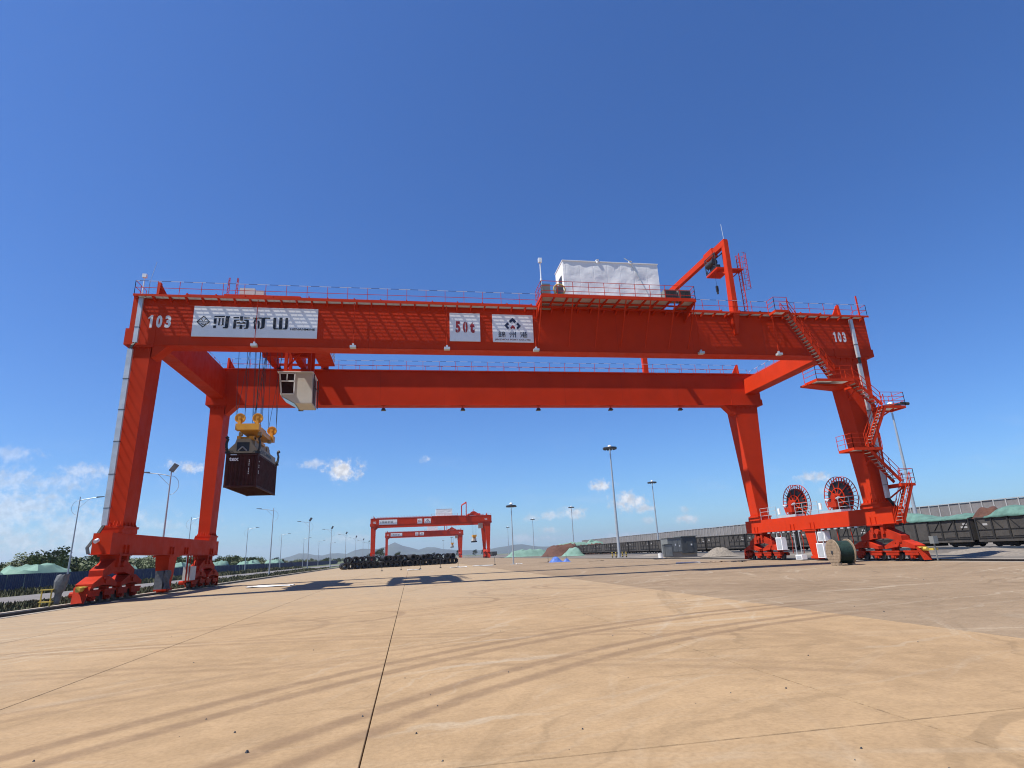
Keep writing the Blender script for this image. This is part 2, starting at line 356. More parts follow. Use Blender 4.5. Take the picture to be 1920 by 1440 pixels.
def sheet(name, x0, x1, y0, y1, z, m, **kw):
    return mk(name, B().add([(x0,y0,z),(x1,y0,z),(x1,y1,z),(x0,y1,z)], [(0,1,2,3)]), m, kind='structure', **kw)
sheet('ground', -9000, 9000, -9000, 9000, -.12, 'field')
sheet('yard_ground', 35.9, 300, -60, 900, -.08, 'yard')
pave = sheet('pavement', -17.0, 35.2, -60, 900, -.05, 'joint')
xs = [-16.9, -10.78, -5.48, -.44, 4.87, 10.2, 15.4, 20.7, 26., 31.2, 35.1]
ys = [-14.5, 5.68, 56, 116, 176, 236, 320, 500]
for i in range(len(xs)-1):
    gp = .006
    for j in range(len(ys)-1):
        a, c_ = xs[i]+(.007 if i == 3 else gp), xs[i+1]-(.007 if i == 2 else gp)
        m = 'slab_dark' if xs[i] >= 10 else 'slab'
        y0, y1 = ys[j]+.005, ys[j+1]-.005; e = .006
        b = B().add([(a,y0,-.05),(c_,y0,-.05),(c_,y1,-.05),(a,y1,-.05),(a,y0,-e),(c_,y0,-e),(c_,y1,-e),(a,y1,-e),(a+e,y0+e,0),(c_-e,y0+e,0),(c_-e,y1-e,0),(a+e,y1-e,0)],
            [(0,1,5,4),(1,2,6,5),(2,3,7,6),(3,0,4,7),(4,5,9,8),(5,6,10,9),(6,7,11,10),(7,4,8,11),(8,9,10,11)])
        mk('slab', b, m, pave)
# crane rails in their beds
for x, nm in ((-17.5, 'crane_rail'), (35.65, 'crane_rail')):
    bed = mk('rail_bed', B().box(x-.62, x+.5, -20, 520, -.1, .006), 'concrete', kind='structure')
    r = mk(nm, B().box(x-.08, x+.08, -20, 520, .007, .02).box(x-.02, x+.02, -20, 520, .02, .09).box(x-.05, x+.05, -20, 520, .09, .13), 'rail_steel', bed)
sheet('concrete_apron', 36.2, 39.2, -40, 520, -.01, 'pale_concrete')
# left side: kerb, verge, road, verge
mk('kerb', B().box(-18.75, -18.45, -20, 500, -.1, .09), 'pale_concrete', kind='structure')
sheet('road', -33.5, -24.6, -40, 700, -.03, 'road')
mk('road_kerb', B().box(-24.6, -24.4, -40, 700, -.1, .08), 'concrete', kind='structure')
# rail track for the wagons
mk('track_bed', B().prism([(53.6, -20, -.1), (61.6, -20, -.1), (60, -20, .16), (55.2, -20, .16)], (0, 620, 0)), 'ballast', kind='structure')
for x in (56.88, 58.32):
    mk('track_rail', B().box(x-.035, x+.035, -20, 600, .16, .34), 'rail_top', kind='structure')
def near_ridge(name, prof, dist, m, base=-30):
    """a range of hills: prof = (pixel column, metres high); its own depth, a far slope and a near slope"""
    b = B(); n = 220; rows = []
    def h(t):
        for (x0, h0), (x1, h1) in zip(prof, prof[1:]):
            if x0 <= t <= x1:
                f = (t-x0)/(x1-x0); f = f*f*(3-2*f); return h0+(h1-h0)*f
        return prof[-1][1]
    for j, (dd, k) in enumerate(((-900, 0), (-600, .22), (-350, .5), (-150, .8), (0, 1.), (250, .7), (700, 0))):
        for i in range(n+1):
            t = prof[0][0]+(prof[-1][0]-prof[0][0])*i/n; d = pix_dir(t, 1040); d.z = 0; d.normalize()
            p = d*(dist+dd); nz = noise.fractal((p.x*.004, p.y*.004, 3.), 1., 2., 5)
            b.v.append((p.x, p.y, base+(h(t)*k+nz*18*k*(1 if k < 1 else .45)-base*min(1, k*1.2)) if k else base))
    for j in range(6):
        for i in range(n): a = j*(n+1)+i; b.f.append((a, a+1, a+n+2, a+n+1))
    b.smooth = False
    o = mk(name, b, m, kind='structure'); o.data.polygons.foreach_set('use_smooth', [True]*len(o.data.polygons)); return o
near_ridge('hills', [(-700, 40), (-200, 30), (300, 16), (420, 22), (470, 58), (500, 30), (535, 45), (567, 88), (600, 60), (626, 78), (650, 60), (672, 108), (705, 95), (720, 120), (738, 165), (760, 110), (785, 70), (806, 100), (830, 68), (870, 50), (900, 40), (940, 62), (975, 92), (1010, 55), (1080, 40), (1160, 50), (1225, 118), (1262, 126), (1300, 70), (1400, 40), (1900, 60), (2600, 60)], 6400, 'hill')
GLYPHS={'black':[[(-13.098,17.806),(-12.442,17.825),(-12.444,17.728),(-13.099,17.71)],[(-12.399,17.814),(-12.116,17.81),(-12.118,17.713),(-12.17,17.712),(-12.17,17.014),(-12.236,16.929),(-12.495,16.928),(-12.503,17.006),(-12.39,17.021),(-12.39,17.706)],[(-13.102,17.63),(-12.936,17.635),(-12.939,17.234),(-13.105,17.237)],[(-13.105,17.122),(-12.939,17.126),(-12.932,16.936),(-13.107,16.936)],[(-12.813,17.658),(-12.7,17.673),(-12.729,17.204),(-12.703,17.144),(-12.816,17.134)],[(-12.605,17.663),(-12.501,17.666),(-12.475,17.162),(-12.628,17.122),(-12.633,17.182),(-12.583,17.195)],[(-11.912,17.76),(-11.534,17.771),(-11.527,17.682),(-11.893,17.664)],[(-11.496,17.816),(-11.302,17.821),(-11.291,17.507),(-11.459,17.502)],[(-11.237,17.746),(-10.852,17.756),(-10.851,17.684),(-11.221,17.678)],[(-11.832,17.564),(-11.518,17.573),(-11.511,17.501),(-11.689,17.484),(-11.704,16.93),(-11.864,16.926),(-11.868,17.491)],[(-11.234,17.581),(-10.949,17.589),(-10.901,17.517),(-10.893,17.034),(-10.958,16.925),(-11.169,16.927),(-11.174,16.984),(-11.07,17.006),(-11.056,17.477),(-11.228,17.508)],[(-11.641,17.413),(-11.483,17.417),(-11.447,17.357),(-11.31,17.361),(-11.284,17.422),(-11.147,17.426),(-11.099,17.355),(-11.092,17.275),(-11.651,17.292),(-11.656,17.352)],[(-11.67,17.147),(-11.45,17.153),(-11.443,17.194),(-11.307,17.197),(-11.293,17.157),(-11.115,17.161),(-11.11,17.101),(-11.288,17.092),(-11.294,16.916),(-11.461,16.912),(-11.456,17.092),(-11.665,17.087)],[(-13.761,17.799),(-13.326,17.375),(-13.398,17.377),(-13.759,17.717)],[(-13.761,17.799),(-13.759,17.717),(-14.102,17.363),(-14.18,17.361)],[(-14.18,17.361),(-14.102,17.363),(-13.76,17.034),(-13.758,16.951)],[(-13.758,16.951),(-13.76,17.034),(-13.398,17.377),(-13.326,17.375)],[(-14.119,17.375),(-13.379,17.388),(-13.375,17.347),(-14.115,17.332)],[(-13.922,17.555),(-13.867,17.568),(-13.775,17.427),(-13.804,17.41)],[(-13.601,17.552),(-13.657,17.567),(-13.734,17.428),(-13.701,17.412)],[(-13.912,17.256),(-13.861,17.265),(-13.771,17.188),(-13.658,17.191),(-13.614,17.264),(-13.572,17.258),(-13.634,17.152),(-13.788,17.148)],[(-13.783,17.307),(-13.746,17.308),(-13.734,17.189),(-13.771,17.188)],[(-10.665,17.756),(-9.557,17.782),(-9.55,17.689),(-10.659,17.685)],[(-10.521,17.689),(-10.383,17.692),(-10.428,17.52),(-10.49,17.439),(-10.443,16.982),(-10.371,16.932),(-10.496,16.921),(-10.568,16.966),(-10.572,17.306),(-10.625,17.396)],[(-10.36,17.535),(-10.244,17.525),(-10.203,17.447),(-10.202,16.975),(-10.29,16.934),(-10.304,16.96)],[(-10.118,17.687),(-9.875,17.688),(-9.886,17.062),(-9.961,16.986),(-10.152,16.919),(-10.177,16.955),(-10.093,17.056)],[(-9.357,17.755),(-9.171,17.761),(-9.166,17.014),(-8.98,17.011),(-8.987,16.94),(-9.252,16.92),(-9.34,17.01)],[(-8.964,17.804),(-8.766,17.809),(-8.755,16.937),(-8.964,16.932)],[(-8.577,17.777),(-8.401,17.782),(-8.4,17.033),(-8.476,16.939),(-8.732,16.938),(-8.702,17.018),(-8.575,17.029)]],'navy':[[(7.172,18.236),(7.437,17.972),(7.307,17.816),(7.161,17.965),(7.011,17.83),(6.882,17.979)],[(6.532,17.622),(6.783,17.876),(6.904,17.718),(6.755,17.593),(6.9,17.436),(6.794,17.325)],[(7.771,17.61),(7.556,17.866),(7.418,17.732),(7.557,17.604),(7.414,17.449),(7.523,17.33)]],'red':[[(7.156,17.668),(7.353,17.469),(7.265,17.336),(7.155,17.442),(7.039,17.331),(6.971,17.459)]]}
# ---------------------------------------------------------------- gantry crane
XL, XR, YN, YF, GW, ZB, ZT = -18.23, 36.64, 38.6, 54.25, 1.05, 15.73, 19.09
def glyphs(key, y=38.47):
    b = B()
    for p in GLYPHS[key]: b.add([(x, y, z) for x, z in p], [tuple(range(len(p)))])
    return b
STROKE = {   # the three characters, as strokes (x0, y0, x1, y1, width) in a unit square
 'j': [(.22,1,.03,.74,.10),(.22,1,.42,.78,.10),(.08,.68,.38,.68,.08),(.02,.44,.44,.44,.08),(.23,.7,.23,.08,.11),(.03,.06,.45,.06,.09),(.08,.3,.13,.16,.07),(.38,.3,.33,.16,.07),
       (.74,1,.66,.92,.07),(.56,.9,.98,.9,.08),(.58,.9,.58,.56,.09),(.96,.9,.96,.56,.09),(.56,.73,.98,.73,.06),(.56,.57,.98,.57,.07),(.56,.44,.98,.44,.08),(.57,.44,.57,.1,.1),(.97,.44,.97,.1,.1),(.77,.56,.77,0,.11)],
 'z': [(.22,1,.22,.3,.12),(.22,.3,.10,0,.11),(.55,.98,.55,.02,.12),(.90,1,.90,0,.13),(.02,.72,.08,.48,.10),(.36,.72,.42,.5,.10),(.70,.72,.76,.5,.10)],
 'g': [(.05,.98,.18,.86,.11),(.0,.68,.14,.56,.11),(.04,.02,.18,.36,.12),(.32,.86,.98,.86,.09),(.26,.62,1.,.62,.09),(.50,1,.50,.62,.11),(.78,1,.78,.62,.11),(.46,.6,.26,.36,.09),(.80,.6,1.,.38,.09),
       (.44,.40,.82,.40,.08),(.82,.40,.82,.22,.09),(.44,.24,.84,.24,.07),(.44,.42,.44,.05,.10),(.44,.05,.96,.05,.09),(.96,.05,.96,.2,.09)]}
def strokes(L, x, z, wd, ht, y=38.47):
    b = B()
    for x0, z0, x1, z1, w in L:
        p = Vector((x+x0*wd, y, z+z0*ht)); q = Vector((x+x1*wd, y, z+z1*ht)); d = (q-p).normalized(); n = Vector((-d.z, 0, d.x))*w*wd*.45; p -= d*w*wd*.3; q += d*w*wd*.3
        y -= .0006
        b.add([p-n, q-n, q+n, p+n], [(0,1,2,3)])
    return b
def digit_one(x, z, w, h, y):
    return B().add([(x+.45*w, y, z), (x+w, y, z), (x+w, y, z+h), (x+.6*w, y, z+h), (x, y, z+.8*h), (x, y, z+.68*h), (x+.45*w, y, z+.76*h)], [(0,1,2,3,4,5,6)])
def bogie(root, x, y, detail, out):
    """balancer, two sub-balancers, four two-wheel trucks on the rail; out = -1/+1 end facing away from the crane's middle"""
    w = .36; P = lambda pts, ww: B().prism([(x-ww, y+a, z) for a, z in pts], (2*ww, 0, 0))
    up = P([(-1.95, 1.36), (-1.95, 1.78), (-.62, 2.38), (.62, 2.38), (1.95, 1.78), (1.95, 1.36), (.7, 1.62), (-.7, 1.62)], w)
    o = mk('bogie', up, 'red_dirty', root)
    pv = B().box(x-.52, x+.52, y-.62, y-.36, 1.95, 2.66).box(x-.52, x+.52, y+.36, y+.62, 1.95, 2.66).box(x-.6, x+.6, y-.8, y+.8, 2.56, 2.66).cyl((x-.6, y, 2.12), (x+.6, y, 2.12), .2, 12)
    mk('pivot', pv, 'red_dirty', o)
    for s in (-1, 1):
        c = y+s*1.66
        b = P([(s*1.66-1.36, .86), (s*1.66-1.36, 1.08), (s*1.66-.42, 1.46), (s*1.66+.42, 1.46), (s*1.66+1.36, 1.08), (s*1.66+1.36, .86), (s*1.66+.45, .98), (s*1.66-.45, .98)], w+.06)
        b.box(x-w-.12, x+w+.12, c-.3, c+.3, 1.3, 1.42).cyl((x-w-.16, c, 1.2), (x+w+.16, c, 1.2), .13, 10)
        mk('balance_beam', b, 'red_dirty', o)
        for q in (-1, 1):
            t = c+q*.86
            b = B().box(x-.36, x+.36, t-.66, t+.66, .64, .74).box(x-.30, x+.30, t-.2, t+.2, .2, .64).box(x-.34, x-.24, t-.58, t+.58, .42, .64).box(x+.24, x+.34, t-.58, t+.58, .42, .64).box(x-.33, x+.33, t-.28, t+.28, .5, .60).box(x-.2, x+.2, t-.16, t+.16, .74, .9).box(x-.38, x+.38, t-.12, t+.12, .26, .4)
            tr = mk('truck', b, 'red_dirty', o)
            for k in (-1, 1):
                mk('wheel', B().lathe([(.0, -.1), (.27, -.1), (.27, -.06), (.235, -.05), (.235, .05), (.27, .06), (.27, .1), (0, .1)], (x, t+k*.40, .37), (1, 0, 0), 14), 'dark_steel', o)
            if detail:
                s2 = -1 if x < 0 else 1; mk('drive_motor', B().cyl((x+s2*.35, t, .55), (x+s2*.85, t, .55), .15, 10), 'red_dirty', o)
    e = y+out*3.42
    mk('rail_guard', B().hexa([(x-.3, e-.04, .1), (x+.3, e-.04, .1), (x+.3, e+.04, .1), (x-.3, e+.04, .1), (x-.42, e-.34*out-.04, .95), (x+.42, e-.34*out-.04, .95), (x+.42, e-.34*out+.04, .95), (x-.42, e-.34*out+.04, .95)]), 'red_dirty', o)
    if detail: mk('buffer', B().cyl((x, e-.3*out, .82), (x, e+.16*out, .82), .13, 10).box(x-.24, x+.24, min(e-.5*out, e-.1*out), max(e-.5*out, e-.1*out), .9, .98), 'stripe_yellow', o)
    return o
def leg(root, top, bot, y0, y1, zt, zb, side):
    """tapered box leg; top/bot = (x0, x1)"""
    b = B().hexa([(bot[0], y0+.05, zb), (bot[1], y0+.05, zb), (bot[1], y1-.05, zb), (bot[0], y1-.05, zb), (top[0], y0, zt), (top[1], y0, zt), (top[1], y1, zt), (top[0], y1, zt)])
    o = mk('leg', b, 'red', root)
    e = .16
    c1 = B(); c = B().box(bot[0]-e, bot[1]+e, y0-e*.7, y1+e*.7, zb-.06, zb).box(bot[0]-e, bot[1]+e, y0-e*.7, y1+e*.7, zb+.012, zb+.07)
    c1.box(top[0]-e, top[1]+e, y0-e*.6, y1+e, zt-.07, zt-.012).box(top[0]-e, top[1]+e, y0-e*.6, y1+e, zt, zt+.06)
    for c, z, xa, xb, s in ((c, zb+.07, bot[0], bot[1], 1), (c1, zt-.07, top[0], top[1], -1)):
        for k in range(5):
            x = xa+(xb-xa)*(k+.5)/5; c.prism([(x-.015, y0-.1, z), (x-.015, y0, z), (x-.015, y0, z+s*.32)], (.03, 0, 0))
        for k in range(4):
            yy = y0+(y1-y0)*(k+.5)/4
            for xx, sg in ((xa, -1), (xb, 1)): c.prism([(xx+sg*.15, yy-.015, z), (xx, yy-.015, z), (xx, yy-.015, z+s*.32)], (0, .03, 0))
        mk('flange', c, 'red_small', o)
    return o
def girder(root, y, detail):
    b = B().box(XL, XR, y, y+GW, ZB, ZT).box(XL, XR, y-.09, y+GW+.09, ZT, ZT+.045).box(XL+2, XR-3.2, y-.05, y+GW+.05, ZB-.03, ZB)
    o = mk('girder', b, 'red', root)
    yr = y+GW-.25 if y < 45 else y+.25
    mk('trolley_rail', B().box(XL+1, XR-1, yr-.06, yr+.06, ZT+.05, ZT+.2), 'rail_steel', o)
    return o
def flight(root, p, q, width=.66):
    """stair flight in a plane parallel to X from p (upper) to q (lower): stringers, treads, handrails"""
    p, q = Vector(p), Vector(q); b = B(); h = width/2; Y = Vector((0, 1, 0))
    for s in (-1, 1): b.bar(p+Y*s*h, q+Y*s*h, .04, .24)
    o = mk('stair_flight', b, 'red_small', root)
    t = B(); n = max(3, round(abs(p.z-q.z)/.24)); dx = .13
    for i in range(1, n):
        c = p.lerp(q, i/n); t.box(c.x-dx, c.x+dx, c.y-h+.02, c.y+h-.02, c.z-.015, c.z+.015)
    mk('tread', t, 'grating', o, kind='stuff')
    r = B()
    for s in (-1, 1):
        a, c = p+Y*s*(h+.03), q+Y*s*(h+.03); z = Vector((0, 0, 1))
        for f in (.5, .95): r.bar(a+z*f, c+z*f, .034)
        k = max(2, round((a-c).length/1.1))
        for i in range(k+1): u = a.lerp(c, i/k); r.bar(u, u+z*.95, .034)
    mk('handrail', r, 'red_small', o)
def landing(root, x0, x1, y0, y1, z, open_=(), br=True):
    b = B().box(x0, x1, y0, y0+.05, z-.2, z).box(x0, x1, y1-.05, y1, z-.2, z).box(x0, x0+.05, y0+.05, y1-.05, z-.2, z).box(x1-.05, x1, y0+.05, y1-.05, z-.2, z)
    o = mk('landing', b, 'red_small', root)
    g = B(); n = int((x1-x0)/.07)
    for i in range(n): x = x0+.06+(x1-x0-.12)*(i+.5)/n; g.box(x-.02, x+.02, y0+.05, y1-.05, z-.05, z-.015)
    mk('deck_grating', g, 'grating', o, kind='stuff')
    r = B()
    for nm, a, c in (('f', (x0, y0, z), (x1, y0, z)), ('l', (x0, y0, z), (x0, y1, z)), ('r', (x1, y0, z), (x1, y1, z))):
        if nm not in open_: railing(r, a, c, 1.05, 1., .02, (.35, .68, 1.))
    mk('railing', r, 'red_small', o)
def crane(number, detail, label):
    root = thing('gantry_crane', (9.1, 46.9, 0), label, 'crane', 'gantry cranes on the same pair of rails')
    gn = girder(root, YN, detail); gf = girder(root, YF, detail)
    # end ties between the two girders
    for x0, x1, z0, z1 in ((-18.0, -16.85, 16.3, 18.85), (34.95, 36.2, 16.95, 18.5)):
        mk('end_tie', B().box(x0, x1, YN+GW, YF, z0, z1), 'red', root)
    # girder heads over the legs
    for y in (YN, YF):
        hd = B().box(-18.42, -16.62, y-.03, y+GW+.75, ZB-.02, ZB+1.1); h2 = B().box(33.2, 36.75, y-.03, y+GW+.5, ZB-.02, ZB+.6)
        hd.prism([(-16.7, y+.05, ZB), (-16.7, y+.05, 14.85), (-16.5, y+.05, 14.95), (-15.75, y+.05, ZB)], (0, GW-.1, 0))
        h2.prism([(33.5, y+.05, ZB), (33.5, y+.05, 14.7), (33.3, y+.05, 14.8), (32.4, y+.05, ZB)], (0, GW-.1, 0))
        mk('girder_head', hd, 'red', root); mk('girder_head', h2, 'red', root)
        for x in (-16.9, 34.6):
            fin = B(); s = 1 if x < 0 else -1; fin.hexa([(x-.35*s*0-.06, y+.1, ZT+.05), (x+.1, y+.1, ZT+.05), (x+.1, y+.75, ZT+.05), (x-.06, y+.75, ZT+.05), (x-.06, y+.2, ZT+1.2), (x+.1, y+.2, ZT+1.2), (x+.1, y+.45, ZT+1.2), (x-.06, y+.45, ZT+1.2)])
            fin.hexa([(x, y+.3, ZT+.05), (x+s*.7, y+.3, ZT+.05), (x+s*.7, y+.42, ZT+.05), (x, y+.42, ZT+.05), (x, y+.3, ZT+1.1), (x+s*.1, y+.3, ZT+1.1), (x+s*.1, y+.42, ZT+1.1), (x, y+.42, ZT+1.1)])
            mk('end_stop', fin, 'red_small', root)
        leg(root, (-18.02, -16.8), (-17.92, -17.0), y+.1, y+1.9, ZB-.09, 4.2, -1)
        leg(root, (33.44, 36.12), (34.32, 35.5), y+.1, y+1.6, ZB-.09, 4.2, 1)
    for x0, x1, sg in ((-18.0, -17.0, -1), (34.4, 35.45, 1)):
        b = B().box(x0, x1, 37.7, 57.1, 2.68, 3.84).box(x0-.05, x1+.05, 37.6, 57.2, 2.64, 2.68)
        for y in (YN, YF): b.box(x0-.12 if sg < 0 else x0-.14, x1+.1, y+.0, y+1.95, 3.84, 4.14)
        sill = mk('sill_beam', b, 'red', root)
        s0 = None; xs_ = x1 if sg < 0 else x0-.1
        for y in (YN+1, YF+1, 46.6, 49.4):
            for d in (-.25, .25):
                if s0 is None: s0 = mk('stiffener', B().box(xs_, xs_+.1, y+d-.02, y+d+.02, 2.68, 3.2), 'red_small', sill); sy0 = y+d
                else: inst(s0, sill, (0, y+d-sy0, 0))
        xc = (x0+x1)/2
        bogie(root, xc, YN+.9, detail, -1); bogie(root, xc, YF+.9, detail, 1)
        # tapered anchor post in mid sill
        y = 47.2
        b = B().hexa([(xc-.36, y-.34, .35), (xc+.36, y-.34, .35), (xc+.36, y+.34, .35), (xc-.36, y+.34, .35), (xc-.46, y-.75, 2.64), (xc+.46, y-.75, 2.64), (xc+.46, y+.75, 2.64), (xc-.46, y+.75, 2.64)])
        b.box(xc-.45, xc+.45, y-.45, y+.45, .2, .4).box(xc-.55, xc+.55, y-.9, y+.9, 2.5, 2.62)
        b.box(xc-.3, xc+.3, y-.3, y+.3, .1, .2)
        mk('anchor_post', b, 'red', root)
    # walkway along the near girder
    br = B(); zf = 18.98
    nb = 54
    for k in range(nb+1):
        x = XL+.35+k*1.0
        br.prism([(x-.045, 38.02, zf), (x-.045, YN, zf), (x-.045, YN, zf-.24), (x-.045, 38.02, zf-.08)], (.09, 0, 0))
    br.box(XL+.2, XR-.1, 37.99, 38.03, zf-.08, zf+.07).box(XL+.2, XR-.1, 38.03, 38.21, zf+.004, zf+.03)
    wk = mk('walkway', br, 'red_small', root)
    if detail:
        g0 = None
        for k in range(nb):
            x = XL+.35+k
            if 9.2 < x < 20.2: continue
            if g0 is None:
                g = B()
                for i in range(9): yy = 38.235+i*.040; g.box(x+.05, x+.95, yy, yy+.015, zf+.002, zf+.032)
                for i in range(3): g.box(x+.05+.44*i, x+.07+.44*i, 38.22, 38.59, zf-.002, zf+.02)
                g0 = mk('grating', g, 'grating', wk); gx = x
            else: inst(g0, wk, (x-gx, 0, 0))
    rb, rt_ = B(), B()
    for x0, x1 in ((XL+.25, 9.0), (20.7, 27.6), (28.7, XR-.2)): railing(rb, (x0, 38.02, 19.03), (x1, 38.02, 19.03), .96, 1.35, .018, (.5, 1.), br=rt_)
    railing(rb, (XL+.25, 38.02, 19.03), (XL+.25, 39.6, 19.03), .96, .8, .018); railing(rb, (XR-.2, 38.02, 19.03), (XR-.2, 39.6, 19.03), .96, .8, .018)
    o = mk('railing', rb, 'red_small', wk); mk('top_rail', rt_, 'rail_paint', wk)
    # far girder: narrow plate walkway and two railings
    fb = B().box(XL+.3, XR-.2, YF-.24, YF-.09, ZT-.02, ZT+.03)
    for k in range(28): x = XL+.6+k*1.95; fb.box(x-.03, x+.03, YF-.22, YF, ZT-.12, ZT-.02)
    fw_ = mk('walkway', fb, 'red_small', root)
    rb, rt_ = B(), B()
    railing(rb, (XL+1.8, YF-.2, ZT+.03), (XR-2.4, YF-.2, ZT+.03), .95, 1.6, .018, (.5, 1.), br=rt_)
    railing(rb, (XL+.3, YF+GW+.3, ZT+.03), (XR-.2, YF+GW+.3, ZT+.03), .95, 1.6, .018, (.5, 1.), br=rt_)
    for x, s in ((-17.6, 1), (35.8, -1)):
        railing(rb, (x, YN+GW, 18.85 if s > 0 else 18.5), (x, YF, 18.85 if s > 0 else 18.5), .95, 1.5, .018, (.5, 1.), br=rt_)
    mk('railing', rb, 'red_small', fw_); mk('top_rail', rt_, 'rail_paint', fw_)
    # cable-chain channel on posts above the near girder
    for x0, x1 in ((-15.2, 8.8), (21, 24.2), (25.6, 33)):
        ch = B().box(x0, x1, 38.85, 39.1, 19.36, 19.5)
        n = max(1, int((x1-x0)/1.75))
        for k in range(n+1): x = x0+.1+(x1-x0-.2)*k/n; ch.box(x-.04, x+.04, 38.8, 39.15, ZT+.045, 19.56)
        mk('cable_channel', ch, 'red_small', root)
    # signs
    for x0, x1, z0, z1, nm in ((-14.41, -6.47, 16.33, 18.5, 0), (2.59, 4.77, 16.35, 18.5, 1), (5.68, 8.67, 16.34, 18.48, 2)):
        s = mk('sign_board', B().box(x0, x1, 38.49, 38.56, z0, z1), 'white', root)
        mk('sign_frame', B().box(x0, x1, 38.56, 38.6, z0+.05, z1-.05), 'galv', s)
        if nm == 0:
            mk('lettering', glyphs('black'), 'print_black', s)
            mk('lettering', text_b('HENANMINE', -8.21, 16.90, .15, 38.47, bold=.02, width=1.6), 'print_black', s)
        elif nm == 1:
            [mk('lettering', text_b(ch, xx, 16.98, hh_, 38.47, bold=.05, width=.34), 'print_red', s) for ch, xx, hh_ in (('5', 3.0, .88), ('0', 3.53, .88), ('t', 4.03, .86))]
            if detail: mk('stencil_gap', B().add([(3.155, 38.466, 16.95), (3.18, 38.466, 16.95), (3.18, 38.466, 17.25), (3.155, 38.466, 17.25), (3.685, 38.466, 16.9), (3.71, 38.466, 16.9), (3.71, 38.466, 17.9), (3.685, 38.466, 17.9)], [(0,1,2,3),(4,5,6,7)]), 'white', s)
        else:
            mk('emblem', glyphs('navy'), 'print_navy', s); mk('emblem', glyphs('red'), 'print_red', s)
            for ch_, x in (('j', 6.09), ('z', 6.9), ('g', 7.7)): mk('lettering', strokes(STROKE[ch_], x, 16.72, .49, .41), 'print_navy', s)
            mk('lettering', text_b('JINZHOU PORT CO.LTD.', 5.83, 16.44, .15, 38.47, bold=.012, width=2.65), 'print_brown', s)
    for x, wd in ((-17.2, 1.47), (33.4, 1.2)): [mk('number', digit_one(x+wd*(.02+.36*i), 16.92, wd*.19, .88, 38.594) if ch == '1' else text_b(ch, x+wd*(.02 if i == 0 else .36*i), 16.92, .88, 38.594, bold=.05, width=wd*.25), 'print_white', gn) for i, ch in enumerate(number)]
    # electrical house on its side platform
    pz = 19.2; x0, x1, y0 = 8.95, 20.75, 36.5
    b = B().box(x0, x1, y0, y0+.07, pz-.12, pz+.05).box(x0, x0+.07, y0+.07, YN, pz-.12, pz+.05).box(x1-.07, x1, y0+.07, YN, pz-.12, pz+.05)
    for k in range(1, 12):
        x = x0+k*(x1-x0)/12; b.box(x-.05, x+.05, y0+.07, YN, pz-.15, pz)
    b.box(x0+.07, x1-.07, 37.5, 37.58, pz-.13, pz-.02)
    pl = mk('platform', b, 'red_small', root)
    d0 = None
    for k in range(12):
        xa = x0+k*(x1-x0)/12
        if d0 is None: d0 = mk('deck_plate', B().box(xa+.08, xa+.93, y0+.08, YN-.05, pz+.004, pz+.03), 'galv', pl); da = xa
        elif k not in (10,): inst(d0, pl, (xa-da, 0, 0))
    for x in (9.02, 11.3, 13.3, 15.3, 17.2, 19.1, 20.68): mk('strut', B().bar((x, y0+.1, pz-.12), (x, YN-.03, 16.1), .07, .07), 'red_small', pl)
    for x in (9.02, 20.68): mk('knee_plate', B().prism([(x-.03, y0+.1, pz-.12), (x-.03, YN, pz-.12), (x-.03, YN, pz-1.0)], (.06, 0, 0)), 'red_small', pl)
    rb, rt_ = B(), B()
    railing(rb, (x0+.03, y0+.03, pz+.05), (x1-.03, y0+.03, pz+.05), 1.08, 1.17, .02, (.3, .65, 1.), toe=.1)
    for x in (x0+.03, x1-.03): railing(rb, (x, y0+.03, pz+.05), (x, YN-.2, pz+.05), 1.08, 1., .02, (.3, .65, 1.), toe=.1)
    mk('railing', rb, 'red_small', pl)
    hs_ = B(); nx, nz = 28, 10
    hx0, hx1, hy0, hy1, hz0, hz1 = 10.9, 18.37, 37.25, 39.45, 19.28, 22.4
    for j in range(nz+1):
        for i in range(nx+1):
            x = hx0+(hx1-hx0)*i/nx; z = hz0+(hz1-hz0)*j/nz
            e = 0 if i in (0, nx) or j in (0, nz) else .07*noise.noise((x*1.3, z*1.5, 2.))+.03*noise.noise((x*4, z*4, 5.))
            hs_.v.append((x, hy0+e, z))
    for j in range(nz):
        for i in range(nx): a = j*(nx+1)+i; hs_.f.append((a, a+1, a+nx+2, a+nx+1))
    hs_.add([(hx0,hy0,hz0),(hx0,hy1,hz0),(hx0,hy1,hz1),(hx0,hy0,hz1),(hx1,hy0,hz0),(hx1,hy1,hz0),(hx1,hy1,hz1),(hx1,hy0,hz1)], [(1,0,3,2),(4,5,6,7),(3,7,6,2),(5,1,2,6),(0,1,5,4)])
    hs_.smooth = True
    hh = mk('electrical_house', hs_, 'white_sheet', root)
    mk('roof_trim', B().box(hx0-.04, hx1+.04, hy0-.05, hy1+.05, hz1, hz1+.06), 'white', hh)
